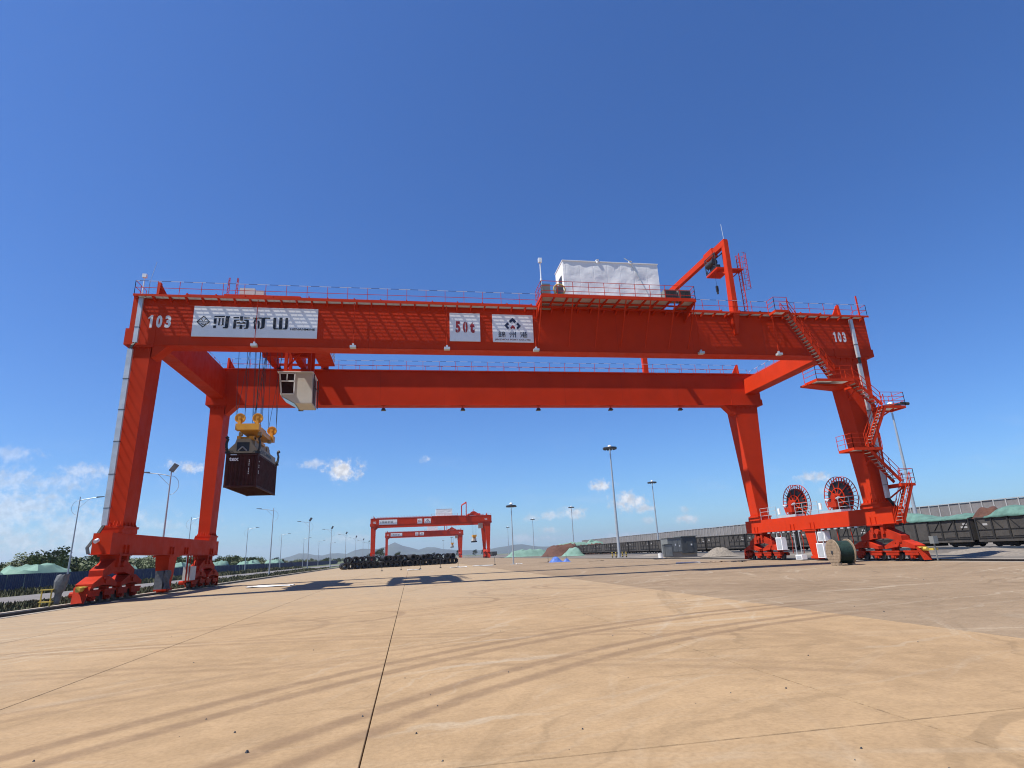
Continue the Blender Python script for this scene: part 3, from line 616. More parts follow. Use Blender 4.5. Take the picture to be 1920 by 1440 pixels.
    if detail:
        mk('door', B().box(hx0-.05, hx0-.003, 37.7, 38.5, 19.3, 21.4), 'lamp_dark', hh)
        for x in (13.6, 16.2): mk('roof_vent', B().cyl((x, hy0-.02, hz1-.08), (x, hy0-.02, hz1+.14), .1, 10).cyl((x, hy0-.02, hz1+.14), (x, hy0-.02, hz1+.16), .14, 10), 'lamp_white', hh)
        mk('conduit', B().path([(15.7, 37.1, 22.75), (16.2, 37.15, 22.5), (17.3, 37.15, 19.9), (17.4, 37.15, 19.3)], .03), 'galv', hh)
        for xa in (18.42, 19.52):
            ac = mk('air_conditioner', B().box(xa, xa+1., 36.75, 37.35, pz+.06, pz+.92), 'kiosk', root)
            l = B()
            for k in range(9): z = pz+.14+k*.08; l.box(xa+.06, xa+.94, 36.72, 36.749, z, z+.035)
            for k in range(5): xx = xa+.06+k*.2; l.box(xx, xx+.03, 36.70, 36.719, pz+.1, pz+.88)
            mk('louvre', l, 'dark_steel', ac)
        mk('junction_cabinet', B().box(9.15, 9.75, 36.9, 37.4, pz+.06, pz+1.1), 'kiosk', root)
        mk('fan_unit', B().box(10.1, 10.7, 36.8, 37.3, pz+.06, pz+.95).cyl((10.4, 36.8, pz+.52), (10.4, 36.72, pz+.52), .3, 16), 'kiosk', root)
        mk('hose_loop', B().lathe([(.42, -.03), (.47, 0), (.42, .03), (.37, 0)], (10.35, 36.66, pz+.55), (0, 1, 0), 22, close=True), 'hose', root)
        mk('antenna_mast', B().cyl((9.45, 38.3, 19.1), (9.45, 38.3, 22.8), .045, 8).box(9.32, 9.58, 38.2, 38.42, 22.75, 23.1).cyl((9.45, 38.3, 21.2), (9.45, 38.3, 21.4), .08, 8), 'lamp_white', root)
        mk('camera_mast', B().cyl((-17.62, 38.3, 19), (-17.62, 38.3, 20.35), .04, 6).box(-17.75, -17.5, 38.2, 38.4, 20.35, 20.6), 'lamp_white', root)
        mk('whip_antenna', B().cyl((-17.3, 38.4, 19.1), (-17.3, 38.4, 20.1), .025, 6).cyl((-17.3, 38.4, 20.1), (-17.05, 38.4, 21.6), .012, 5), 'galv', root)
        mk('lightning_rod', B().bar((36.1, 38.4, 19.1), (36.1, 38.4, 20.95), .09), 'red_small', root)
    # maintenance portal across the two girders
    b = B().hexa([(24.66, 38.02, 19.0), (25.06, 38.02, 19.0), (25.1, 38.6, 19.0), (24.62, 38.6, 19.0), (24.76, 38.02, 25.35), (25.12, 38.02, 25.35), (25.12, 38.45, 25.35), (24.76, 38.45, 25.35)])
    b.hexa([(24.72, 38.3, 17.35), (24.92, 38.3, 17.35), (24.92, 38.6, 17.35), (24.72, 38.6, 17.35), (24.6, 38.02, 18.93), (25.12, 38.02, 18.93), (25.12, 38.6, 18.93), (24.6, 38.6, 18.93)])
    b.box(24.45, 25.25, 37.95, 38.6, 18.93, 19.0)
    po = mk('service_portal', b, 'red_small', root)
    mk('portal_beam', B().bar((24.93, 38.05, 25.2), (24.1, 54.7, 25.2), .36, .52), 'red_small', po)
    mk('portal_post', B().box(23.85, 24.35, 54.3, 54.75, ZT+.05, 24.88), 'red_small', po)
    mk('splice_plate', B().bar((24.85, 39.7, 25.2), (24.78, 41.0, 25.2), .5, .72), 'red_small', po)
    if detail:
        hb = B()
        for z in (23.55, 24.85): hb.bar((24.5, 39.2, z), (24.42, 40.7, z), .06); hb.bar((25.2, 39.2, z), (25.12, 40.7, z), .06)
        for x, y in ((24.5, 39.2), (24.42, 40.7), (25.2, 39.2), (25.12, 40.7)): hb.bar((x, y, 23.5), (x, y, 24.9), .06)
        hb.bar((24.5, 39.2, 23.55), (24.42, 40.7, 24.85), .05); hb.bar((24.42, 40.7, 23.55), (24.5, 39.2, 24.85), .05)
        hb.cyl((24.6, 39.5, 24.2), (24.5, 40.5, 24.2), .28, 12).box(24.55, 25.05, 39.5, 40.3, 23.6, 23.95)
        mk('hoist', hb, 'dark_steel', po)
        mk('hoist_platform', B().box(24.25, 25.5, 38.75, 40.5, 23.15, 23.3).bar((24.9, 38.4, 22.6), (24.6, 39.4, 23.15), .1), 'red_small', po)
        mk('hook_block', B().cyl((24.45, 39.5, 23.15), (24.45, 39.5, 21.95), .012, 5).box(24.37, 24.53, 39.42, 39.58, 21.45, 21.95).cyl((24.45, 39.5, 21.45), (24.45, 39.5, 21.25), .08, 8), 'black', po)
        mk('ladder_platform', B().box(25.1, 26.1, 38.0, 38.7, 22.75, 22.83).bar((25.12, 38.35, 22.1), (25.9, 38.35, 22.75), .08), 'red_small', po)
        la = B(); xa = 26.0
        for y in (38.2, 38.62): la.bar((xa, y, 19.1), (xa, y, 24.3), .05)
        for k in range(17): la.bar((xa, 38.2, 19.4+k*.3), (xa, 38.62, 19.4+k*.3), .025)
        lo = mk('ladder', la, 'red_small', po)
        cg = B()
        for k in range(7):
            z = 21.3+k*.5; pts = [(xa+.62*math.sin(a)+.1, 38.41-.42*math.cos(a), z) for a in [math.pi*i/8 for i in range(9)]]
            for p, q in zip(pts, pts[1:]): cg.bar(p, q, .022)
        for i in (1, 2, 4, 6, 7):
            a = math.pi*i/8; cg.bar((xa+.62*math.sin(a)+.1, 38.41-.42*math.cos(a), 21.3), (xa+.62*math.sin(a)+.1, 38.41-.42*math.cos(a), 24.3), .022)
        mk('safety_cage', cg, 'red_small', lo)
        mk('lightning_rod', B().cyl((24.9, 38.2, 25.5), (24.85, 38.2, 26.9), .02, 5), 'galv', po)
        # cable trays down both near legs, on stand-offs
        for pts, wd in (([(-17.62, 38.3, 18.9), (-17.62, 38.3, 15.75)], .26), ([(-17.82, 38.3, 15.3), (-17.78, 38.3, 4.3)], .30), ([(34.97, 38.22, 18.75), (34.97, 38.22, 15.5)], .26), ([(34.97, 38.3, 15.0), (34.86, 38.3, 4.5)], .30)):
            tr = B().bar(pts[0], pts[1], wd, .16, (0, 1, 0))
            t = mk('cable_tray', tr, 'galv', root)
            n = int((pts[0][2]-pts[1][2])/1.9)
            for k in range(1, n+1):
                p = Vector(pts[0]).lerp(Vector(pts[1]), k/(n+.5)); mk('tray_joint', B().box(p.x-wd/2-.02, p.x+wd/2+.02, p.y-.09, p.y+.09, p.z-.02, p.z+.02), 'dark_steel', t)
            rg = B()
            for k in range(int((pts[0][2]-pts[1][2])/.75)):
                p = Vector(pts[0]).lerp(Vector(pts[1]), (k+.5)/int((pts[0][2]-pts[1][2])/.75)); rg.bar((p.x-wd/2, p.y+.1, p.z), (p.x+wd/2+.04, p.y+.1, p.z), .035); rg.bar((p.x, p.y+.1, p.z), (p.x, 38.75, p.z), .035)
            mk('tray_bracket', rg, 'red_small', t)
        # loose cables where the trays end
        for pts in ([(-17.62, 38.3, 15.75), (-17.7, 38.25, 15.55), (-17.82, 38.3, 15.3)], [(34.97, 38.22, 15.5), (34.97, 38.22, 15.0)], [(-17.8, 38.3, 4.3), (-18.0, 38.1, 3.7), (-18.3, 37.9, 3.05), (-18.1, 37.7, 2.7)], [(34.86, 38.3, 4.5), (35.2, 38.2, 3.9), (35.35, 38.1, 3.2), (35.2, 38.1, 2.5)]):
            cb = B()
            for k in range(4): cb.path([(x+.05*k-.08, y-.02*k, z) for x, y, z in pts], .035, 6)
            mk('cable_bundle', cb, 'black', root)
        # pendant floodlights under the girders
        for x in (-10.4, -4.03, 2.37, 8.78, 21.59, 28.11):
            c = mk('floodlight', B().cyl((x, 38.35, 18.98), (x, 38.35, 15.9), .025, 6), 'red_small', root)
            mk('lamp_head', B().box(x-.2, x+.2, 38.15, 38.5, 15.62, 15.78).box(x-.06, x+.06, 38.28, 38.42, 15.78, 15.95), 'galv', c)
        for x in (-10.2, -2.7, 4.83, 12.35, 19.87, 27.44):
            c = mk('floodlight', B().cyl((x, 54.5, ZB-.03), (x, 54.5, 15.45), .03, 6).box(x-.2, x+.2, 54.35, 54.65, ZB-.07, ZB-.03), 'red_small', root)
            mk('lamp_head', B().hexa([(x-.22, 54.3, 15.22), (x+.22, 54.3, 15.22), (x+.22, 54.7, 15.22), (x-.22, 54.7, 15.22), (x-.14, 54.4, 15.45), (x+.14, 54.4, 15.45), (x+.14, 54.6, 15.45), (x-.14, 54.6, 15.45)]), 'dark_steel', c)
        # zigzag stair on the near right leg
        landing(root, 27.6, 28.75, 37.15, 38.0, 18.95, ('r',))
        flight(root, (28.75, 37.58, 18.92), (31.75, 37.58, 13.6))
        landing(root, 30.0, 33.2, 37.15, 38.55, 13.4, ('r',))
        mk('cantilever_deck', B().hexa([(29.9, 38.2, 13.18), (33.4, 38.2, 13.05), (33.4, 39.6, 13.05), (29.9, 39.0, 13.18), (29.9, 38.2, 13.3), (33.4, 38.2, 13.3), (33.4, 39.6, 13.3), (29.9, 39.0, 13.3)]), 'red_small', root)
        flight(root, (33.2, 37.58, 13.35), (35.2, 37.58, 11.4))
        landing(root, 35.1, 37.15, 37.15, 38.6, 11.3, ('l',)); mk('spot_lamp', B().cyl((36.9, 37.3, 11.5), (37.5, 37.2, 11.45), .12, 10), 'dark_steel', root)
        flight(root, (35.2, 37.3, 11.2), (33.4, 37.3, 8.25), .6)
        landing(root, 31.8, 34.2, 37.0, 38.6, 8.1, ('r',))
        flight(root, (33.3, 37.62, 8.0), (35.4, 37.62, 5.6))
        landing(root, 35.2, 36.4, 37.15, 38.5, 5.45, ('l',))
        flight(root, (35.9, 37.3, 5.3), (34.5, 37.3, 2.6), .6)
        kb = B()
        for x, z in ((33.65, 13.0), (36.2, 11.1), (34.0, 7.9), (35.6, 5.25)): kb.bar((x, 37.3, z), (x if x < 35 else 35.2, 38.75, z-.9), .09); kb.bar((x if x < 35 else 35.3, 37.2, z), (x if x < 35 else 35.3, 38.8, z), .1, .16)
        mk('stair_bracket', kb, 'red_small', root)
        # left near leg rungs
        # cable reels on the right sill
        for y in (50.1, 44.2):
            c = Vector((35.75, y, 5.1))
            b = B().lathe([(.25, -.22), (1.32, -.16), (1.32, .16), (.25, .22)], c, (1, 0, 0), 40)
            rl = mk('cable_reel', b, 'black', root)
            g = B().lathe([(1.68, -.26), (1.72, -.26), (1.72, -.2), (1.68, -.2)], c, (1, 0, 0), 48, close=True).lathe([(1.68, .2), (1.72, .2), (1.72, .26), (1.68, .26)], c, (1, 0, 0), 48, close=True)
            for k in range(30):
                a = 2*math.pi*k/30; d = Vector((0, math.cos(a), math.sin(a)))
                for s in (-.23, .23): g.bar(c+d*1.3+Vector((s, 0, 0)), c+d*1.7+Vector((s, 0, 0)), .045, .05, (1, 0, 0))
                g.bar(c+d*1.33+Vector((-.23, 0, 0)), c+d*1.33+Vector((.23, 0, 0)), .03)
            mk('guide_ring', g, 'red_small', rl)
            sp = B()
            for k in range(10):
                a = 2*math.pi*k/10; d = Vector((0, math.cos(a), math.sin(a))); sp.bar(c+d*.2+Vector((-.3, 0, 0)), c+d*1.3+Vector((-.24, 0, 0)), .05)
            sp.lathe([(.72, -.3), (.78, -.3), (.78, -.24), (.72, -.24)], c, (1, 0, 0), 24, close=True)
            mk('spokes', sp, 'red_small', rl)
            mk('reel_drive', B().cyl(c+Vector((-.75, 0, 0)), c+Vector((-.2, 0, 0)), .3, 14).box(34.75, 35.3, y-.5, y+.5, 4.3, 4.75).box(34.9, 35.4, y-.2, y+.2, 3.84, 4.9), 'red_dirty', rl)
            mk('control_box', B().box(34.5, 34.62, y+1.05, y+1.3, 4.2, 4.75), 'white', rl)
            mk('reel_motor', B().cyl((34.9, y+.45, 4.85), (34.9, y+.85, 4.95), .1, 10), 'galv', rl); mk('reel_motor', B().cyl((34.85, y-.55, 4.95), (34.85, y-.9, 5.05), .08, 10), 'galv', rl)
            mk('reel_plinth', B().box(34.42, 35.4, y-1.35, y+1.2, 3.845, 4.05), 'galv', rl)
        rb = B()
        for ya, yb in ((40.6, 43), (45.6, 48.7), (51.6, 54.2)): railing(rb, (34.45, ya, 3.84), (34.45, yb, 3.84), 1.1, 1.2, .022, (.35, .68, 1.))
        mk('sill_railing', rb, 'galv', root)
        # cabinets and cables slung under the right sill
        for y, z0, z1, x in ((51.7, .95, 2.1, 34.3), (46.1, .25, 1.45, 34.35), (45.9, 1.6, 2.4, 34.5), (49.1, .1, .5, 34.3)):
            cb = mk('control_cabinet', B().box(x, x+.5, y-.45, y+.45, z0, z1), 'white', root)
            mk('cabinet_door', B().box(x-.02, x-.003, y-.36, y+.36, z0+.08, z1-.08).box(x+.1, x+.16, y-.4, y-.34, z1, 2.64).box(x+.1, x+.16, y+.34, y+.4, z1, 2.64), 'galv', cb)
        hg = B(); hz = B()
        for k in range(16):
            y = 41.6+k*.78; 
            if abs(y-47.2) < 1: continue
            hg.box(34.38, 34.5, y-.22, y+.12, 2.5, 2.62)
            if k % 2: hz.path([(34.55, y, 2.6), (34.6, y+.1*random.uniform(-1, 1), 1.6), (34.7, y+.2, .5+.3*random.random())], .035, 5)
        mk('conduit_clamp', hg, 'galv', root, kind='stuff'); mk('hanging_cable', hz, 'red_dirty', root)
        # wrapped gear on the left side
        wr = B(); n = 12
        for j, (r, z) in enumerate(((.13, .2), (.16, .7), (.25, .9), (.3, 1.3), (.27, 1.6), (.24, 1.66))):
            for i in range(n):
                a = 2*math.pi*i/n; k = r*(1+.12*math.sin(3*a+j)); wr.v.append((-18.25+k*math.cos(a)+.04*j, 35.55+k*math.sin(a), z))
        for j in range(5):
            for i in range(n): wr.f.append((j*n+i, j*n+(i+1) % n, (j+1)*n+(i+1) % n, (j+1)*n+i))
        wr.f.append(tuple(range(5*n, 6*n)))
        mk('wrapped_motor', wr, 'tarp_grey', root)
        st = B().box(-18.9, -18.3, 35.2, 35.5, .9, .95).box(-18.9, -18.3, 35.2, 35.5, .3, .35).bar((-18.85, 35.3, .1), (-18.85, 35.3, .95), .05).bar((-18.4, 35.3, .1), (-18.4, 35.3, .95), .05)
        mk('access_step', st, 'stripe_yellow', root)
        wb = B(); n = 9
        for j in range(7):
            for i in range(n): wb.v.append((-16.9-.0+.06*math.sin(j*1.3+i), 45.55+1.15*i/(n-1), .35+1.25*j/6))
        for j in range(6):
            for i in range(n-1): a = j*n+i; wb.f.append((a, a+1, a+n+1, a+n))
        wb.box(-17.5, -16.98, 45.6, 46.65, .35, 1.58)
        mk('wrapped_cabinet', wb, 'tarp_grey', root)
        mk('hanging_cabinet', B().box(-17.6, -17.05, 51.0, 52.2, .75, 1.8), 'cream', root)
        mk('cabinet_frame', B().bar((-17.1, 50.9, .7), (-17.1, 50.9, 2.64), .06).bar((-17.1, 52.3, .7), (-17.1, 52.3, 2.64), .06).bar((-17.1, 51.6, 1.8), (-17.1, 51.6, 2.64), .06).bar((-17.1, 50.9, .72), (-17.1, 52.3, .72), .06).bar((-17.1, 50.3, .6), (-17.1, 50.3, 2.64), .09), 'red_dirty', root)
        mk('storm_lock', B().box(35.15, 35.5, 35.5, 35.85, 1.15, 1.65).bar((35.3, 35.68, .05), (35.3, 35.68, 1.15), .07), 'kiosk', root)
        mk('storm_lock_guard', B().box(35.2, 35.6, 35.75, 36.15, .72, .86), 'stripe_yellow', root)
        mk('sill_lamp', B().cyl((-17.7, 37.66, 3.45), (-17.75, 37.45, 3.35), .11, 10), 'lamp_white', root)
        mk('sill_lamp', B().cyl((35.2, 37.66, 3.5), (35.25, 37.45, 3.4), .11, 10), 'lamp_white', root)
    return root
main = crane('103', True, 'large red double-girder gantry crane numbered 103 with white signs and cable reels')
far = crane('102', False, 'distant red gantry crane behind the stacked wire coils, the larger of the two')
far.location.y += 273-38.6; LOC[far.name] = far.location.copy()
far3 = copy_tree(far); far3.location.y += 427-273; far3['label'] = 'smallest most distant red gantry crane, seen through the span of the next one'

# ---------------------------------------------------------------- trolley, spreader and container of the near crane
def trolley():
    t = thing('crane_trolley', (-10.6, 46.9, 19.3), 'red hoist trolley with white operator cabin hung under it, astride the near crane', 'trolley')
    z0 = 19.3
    fr = B()
    for x in (-12.6, -10.2, -8.2): fr.box(x-.3, x+.3, 40.2, 54.0, z0, z0+.75).box(x-.25, x+.25, 39.1, 40.2, z0+.05, z0+.35).box(x-.25, x+.25, 54.0, 54.9, z0+.05, z0+.4)
    fr.box(-12.9, -7.9, 39.2, 39.5, z0+.36, z0+.46).box(-12.9, -7.9, 54.4, 54.9, z0+.41, z0+.5)
    fr.box(-12.9, -7.9, 42.3, 42.8, z0-.25, z0+.6).box(-12.9, -7.9, 50.2, 50.7, z0-.25, z0+.6)
    fo = mk('frame', fr, 'red_small', t)
    for x in (-12.4, -8.4):
        for y in (39.4, 54.5): mk('wheel', B().cyl((x, y-.08, z0+.02), (x, y+.08, z0+.02), .2, 14), 'dark_steel', t)
    mk('deck', B().box(-9.9, -8.4, 41.2, 52, z0+.755, z0+.8).box(-12.3, -10.5, 41.2, 44, z0+.755, z0+.8).box(-12.3, -10.5, 49.5, 53, z0+.755, z0+.8), 'red_small', t)
    mk('hoist_drum', B().cyl((-9.2, 43.2, z0+1.5), (-9.2, 49.6, z0+1.5), .55, 20).cyl((-9.2, 46.3, z0+1.5), (-9.2, 46.5, z0+1.5), .7, 20), 'dark_steel', t)
    mk('gearbox', B().box(-9.8, -8.6, 49.7, 51.2, z0+.9, z0+2.1).cyl((-9.2, 51.2, z0+1.4), (-9.2, 52.4, z0+1.4), .35, 12), 'galv', t)
    mk('electric_box', B().box(-11.9, -10.9, 39.2, 40.1, z0+.47, z0+.95).box(-10.85, -10.3, 39.2, 39.9, z0+.47, z0+.8), 'cream', t)
    for x in (-12.75, -12.2):
        b = B()
        for d in (0, .22): b.bar((x+d*.6, 39.3, z0+.46), (x+.06+d*.3, 39.3, z0+1.75), .035)
        for k in range(4): b.bar((x+.02*k, 39.3, z0+.55+k*.3), (x+.13, 39.3, z0+.72+k*.3), .025)
        mk('lattice_mast', b, 'red_small', t)
    rb = B(); railing(rb, (-7.8, 42, z0+.75), (-7.8, 53, z0+.75), 1.05, 1.2, .025); railing(rb, (-12.9, 44, z0+.75), (-12.9, 53, z0+.75), 1.05, 1.2, .025)
    mk('railing', rb, 'red_small', t)
    # side maintenance deck above the cabin
    mk('side_deck', B().box(-8.2, -6.9, 44.6, 51.2, 18.5, 18.62).bar((-7.6, 44.8, 18.5), (-8.1, 44.8, 19.6), .12).bar((-7.6, 51, 18.5), (-8.1, 51, 19.6), .12), 'red_small', t)
    rb = B(); railing(rb, (-6.95, 44.6, 18.62), (-6.95, 51.2, 18.62), 1.05, 1., .025, (.35, .7, 1.)); mk('side_railing', rb, 'galv', t)
    mk('cabin_hanger', B().box(-9.95, -9.7, 45.3, 45.6, 16.05, z0).box(-8.2, -7.95, 45.3, 45.6, 16.05, z0).box(-9.95, -9.7, 46.9, 47.2, 16.05, z0).box(-8.2, -7.95, 46.9, 47.2, 16.05, z0).box(-10.1, -7.8, 45.1, 47.3, 16.02, 16.14).bar((-9.9, 45.45, 16.3), (-8.1, 45.45, 18.6), .12), 'red_small', t)
    # cabin: glazed nose towards the load, raked lower front
    P = [(-10.22, 16.0), (-7.72, 16.0), (-7.66, 13.46), (-8.85, 13.46), (-10.0, 14.12)]
    cb = mk('operator_cabin', B().prism([(x, 45., z) for x, z in P], (0, 2.2, 0)), 'cream', t)
    fr = B()
    for x0, x1, z0_, z1 in ((-10.12, -9.0, 15.82, 15.9), (-10.12, -9.0, 15.18, 15.28), (-10.0, -9.0, 14.16, 14.24), (-9.06, -8.98, 14.2, 15.9), (-9.62, -9.56, 15.26, 15.84)): fr.box(x0, x1, 44.955, 44.998, z0_, z1)
    fr.hexa([(-9.96, 44.955, 14.2), (-9.88, 44.955, 14.2), (-9.88, 44.998, 14.2), (-9.96, 44.998, 14.2), (-10.17, 44.955, 15.86), (-10.09, 44.955, 15.86), (-10.09, 44.998, 15.86), (-10.17, 44.998, 15.86)])
    mk('window_frame', fr, 'white', cb)
    mk('pane', B().add([(-10.08, 44.985, 15.28), (-9.06, 44.985, 15.28), (-9.06, 44.985, 15.82), (-10.14, 44.985, 15.82)], [(0,1,2,3)]), 'glass', cb)
    mk('pane', B().add([(-9.9, 44.985, 14.24), (-9.06, 44.985, 14.24), (-9.06, 44.985, 15.18), (-10.05, 44.985, 15.18)], [(0,1,2,3)]), 'glass', cb)
    mk('pane', B().add([(-10.15, 45.1, 15.8), (-10.15, 47.1, 15.8), (-10.03, 47.1, 14.3), (-10.03, 45.1, 14.3)], [(0,1,2,3)]), 'glass', cb).location.x = -.06
    mk('pane', B().add([(-9.97, 45.15, 14.08), (-9.97, 47.05, 14.08), (-8.95, 47.05, 13.49), (-8.95, 45.15, 13.49)], [(0,1,2,3)]), 'glass', cb).location.z = -.015
    mk('cabin_door', B().box(-7.70, -7.62, 45.5, 46.3, 13.6, 15.6), 'dark_steel', cb)
    mk('roof_lip', B().box(-10.32, -7.66, 44.93, 47.27, 15.96, 16.02), 'white', cb)
    mk('cabin_bracket', B().bar((-7.6, 45.2, 15.9), (-7.6, 45.2, 13.5), .06).bar((-7.55, 47, 15.9), (-7.55, 47, 13.5), .06).bar((-7.55, 45.2, 14.9), (-7.55, 47., 14.9), .05), 'dark_steel', cb)
    # ropes down to the head block
    for sx, sy in ((-12.25, 43.3), (-11.05, 43.3), (-12.25, 47.8), (-11.05, 47.8)):
        for dx, dy, tx, ty in ((-.3, 0, -.55, -.2), (.3, 0, .25, .1), (-.3, .06, .35, .5), (.3, .06, -.2, .6)):
            mk('hoist_rope', B().cyl((sx+dx, sy+dy, 11.95), (sx+tx, sy+ty, z0+.2), .018, 5), 'black', t)
    mk('spreader_cable', B().cyl((-11.7, 45.2, 11.2), (-11.75, 45.2, z0), .04, 6), 'black', t)
    return t
def spreader(dark=False):
    t = thing('container_spreader', (-12.08, 47, 9.5), 'yellow head block and olive telescopic spreader with black corner flippers, hung on ropes', 'spreader')
    hb = B().box(-12.3, -11.0, 43.5, 47.6, 11.0, 11.35).box(-12.45, -10.85, 43.0, 43.6, 11.0, 11.45).box(-12.45, -10.85, 47.5, 48.1, 11.0, 11.45).box(-12.2, -11.1, 44.8, 46.2, 11.35, 11.55)
    ho = mk('head_block', hb, 'yellow', t)
    for x in (-12.25, -11.05):
        for y in (43.3, 47.8):
            sv = B().lathe([(.0, -.05), (.1, -.08), (.12, -.04), (.27, -.04), (.30, -.08), (.36, -.08), (.36, -.04), (.3, 0), (.36, .04), (.36, .08), (0, .08)], (x, y, 11.9), (0, 1, 0), 22); sv.smooth = False; mk('sheave', sv, 'yellow', ho)
            mk('sheave_guard', B().box(x-.1, x+.1, y-.16, y-.1, 11.3, 12.0).box(x-.1, x+.1, y+.1, y+.16, 11.3, 12.0).cyl((x, y-.18, 11.9), (x, y+.18, 11.9), .07, 8), 'yellow', ho)
    for x in (-12.3, -11.0):
        for y in (44, 47): mk('twist_lock', B().box(x-.12, x+.12, y-.12, y+.12, 10.75, 11.0), 'sand_steel', ho)
    fr = B().box(-12.62, -12.2, 44.4, 49.6, 10.1, 10.7).box(-11.95+.0, -11.53, 44.4, 49.6, 10.1, 10.7)
    fr.box(-12.7, -11.45, 44.6, 45.2, 10.15, 10.78).box(-12.7, -11.45, 48.4, 49.0, 10.15, 10.78)
    mk('main_frame', fr, 'sand_steel', t)
    mk('upper_frame', B().box(-12.6, -11.4, 44.2, 44.7, 10.5, 10.72).box(-12.55, -12.3, 44, 47.5, 10.55, 10.75).box(-11.7, -11.4, 44, 47.5, 10.55, 10.75), 'yellow', t)
    for y0, y1 in ((44.02, 44.42), (49.7, 50.08)):
        b = B().prism([(-13.1, y0, 9.5), (-11.04, y0, 9.5), (-11.04, y0, 9.72), (-11.5, y0, 10.2), (-11.6, y0, 10.55), (-12.55, y0, 10.55), (-12.65, y0, 10.2), (-13.1, y0, 9.72)], (0, y1-y0, 0))
        eb = mk('end_beam', b, 'sand_steel', t)
        if y0 < 45:
            mk('recess_shade', B().box(-12.5, -11.65, y0-.03, y0-.003, 9.62, 10.28), 'black', eb)  # shade of a hollow in the beam, drawn as a raised black plate
            st = B()
            for s in (-1, 1):
                for k in range(4):
                    x = -12.07+s*(.62+.1*k); st.add([(x, y0-.006, 9.52), (x+.05, y0-.006, 9.52), (x+.05+s*.16, y0-.006, 9.68), (x+s*.16, y0-.006, 9.68)], [(0,1,2,3)])
            mk('hazard_stripe', st, 'black', eb)
            mk('hydraulics', B().cyl((-12.4, y0-.02, 9.66), (-12.1, y0-.08, 9.95), .05).cyl((-11.8, y0-.02, 9.66), (-12.1, y0-.08, 9.95), .05), 'steel', eb)
    sp = mk('side_plate', B().box(-11.12, -11.04, 44.6, 49.6, 9.5, 10.02).box(-13.1, -13.02, 44.6, 49.6, 9.5, 10.02).box(-13.02, -11.12, 46.4, 47.4, 9.8, 10.0), 'sand_steel', t)
    mk('lettering', text_b('BROMMA', 44.9, 9.6, .32, -11.034, bold=.02, width=3.4, facing='right'), 'black', sp)
    for x, s in ((-13.1, -1), (-11.04, 1)):
        for y, q in ((44.1, -1), (50.0, 1)):
            pts = [Vector((x, y, 9.55)), Vector((x+s*.1, y+q*.08, 9.85)), Vector((x+s*.12, y+q*.1, 10.2)), Vector((x+s*.02, y+q*.12, 10.55)), Vector((x+s*.16, y+q*.2, 10.68))]
            b = B()
            for (a, c), wd in zip(zip(pts, pts[1:]), (.3, .24, .2, .24)): b.bar(a, c, wd, .12, (s, 0, 0))
            b.box(x-.16, x+.16, y-.16, y+.16, 9.47, 9.62)
            mk('flipper', b, 'black', t)
    return t
def container():
    x0, x1, y0, y1, z0, z1 = -13.17, -10.98, 44.0, 50.1, 7.06, 9.44
    t = thing('shipping_container', ((x0+x1)/2, (y0+y1)/2, z0), 'dark maroon corrugated shipping container hanging from the spreader', 'container')
    f = B(); e = .12
    for x in (x0, x1-e):
        for y in (y0, y1-e): f.box(x, x+e, y, y+e, z0, z1)
    for z in (z0, z1-e):
        for y in (y0, y1-e): f.box(x0+e, x1-e, y, y+e, z, z+e)
        for x in (x0, x1-e): f.box(x, x+e, y0+e, y1-e, z, z+e)
    mk('frame', f, 'maroon', t)
    for x in (x0, x1-.16):
        for y in (y0, y1-.16):
            for z in (z0-.02, z1-.1): mk('corner_casting', B().box(x-.006, x+.166, y-.006, y+.166, z, z+.12), 'maroon', t)
    def corr(a, c, fix, axis, inward, z0, z1):
        b = B(); n = round((c-a)/.27); pts = []
        for k in range(n):
            u = a+(c-a)*k/n; s = (c-a)/n
            pts += [(u, 0), (u+.28*s, 0), (u+.5*s, .085), (u+.78*s, .085)]
        pts.append((c, 0))
        for z in (z0, z1):
            for u, d in pts: b.v.append((u, fix+d*inward, z) if axis == 'x' else (fix+d*inward, u, z))
        m = len(pts)
        b.f = [(i, i+1, m+i+1, m+i) for i in range(m-1)]; return b
    ew = mk('end_wall', corr(x0+e, x1-e, y0+.03, 'x', 1, z0+e, z1-e), 'maroon', t)
    mk('end_wall', corr(x0+e, x1-e, y1-.03, 'x', -1, z0+e, z1-e), 'maroon', t)
    mk('side_wall', corr(y0+e, y1-e, x0+.03, 'y', 1, z0+e, z1-e), 'maroon', t); sw = mk('side_wall', corr(y0+e, y1-e, x1-.03, 'y', -1, z0+e, z1-e), 'maroon', t)
    mk('roof', B().box(x0+e, x1-e, y0+e, y1-e, z1-.06, z1-.02), 'maroon', t)
    fl = B().box(x0+e, x1-e, y0+e, y1-e, z0+.1, z0+.14)
    for k in range(18): y = y0+.2+k*.33; fl.box(x0+e, x1-e, y, y+.05, z0+.01, z0+.1)
    mk('floor', fl, 'maroon', t)
    mk('lettering', text_b('tex', x0+.22, z1-.52, .28, y0+.012, bold=.035, width=.66), 'print_white', ew)
    for k in range(9): mk('code_mark', B().box(x1-.62, x1-.57, y0+.018, y0+.022, z1-.5-k*.12, z1-.42-k*.12), 'print_white', ew) if k != 4 else None
    mk('pale_plate', B().box(x0+.3, x0+.72, y0-.012, y0-.004, z1-.1, z1-.03), 'galv', ew)  # small pale plate along the top edge of the end wall
    for k in range(7): mk('code_mark', B().box(x1-.028, x1-.022, y0+.42, y0+.56, z1-.55-k*.14, z1-.47-k*.14), 'print_white', sw) if k not in (1, 4) else None
trolley(); spreader(); container()
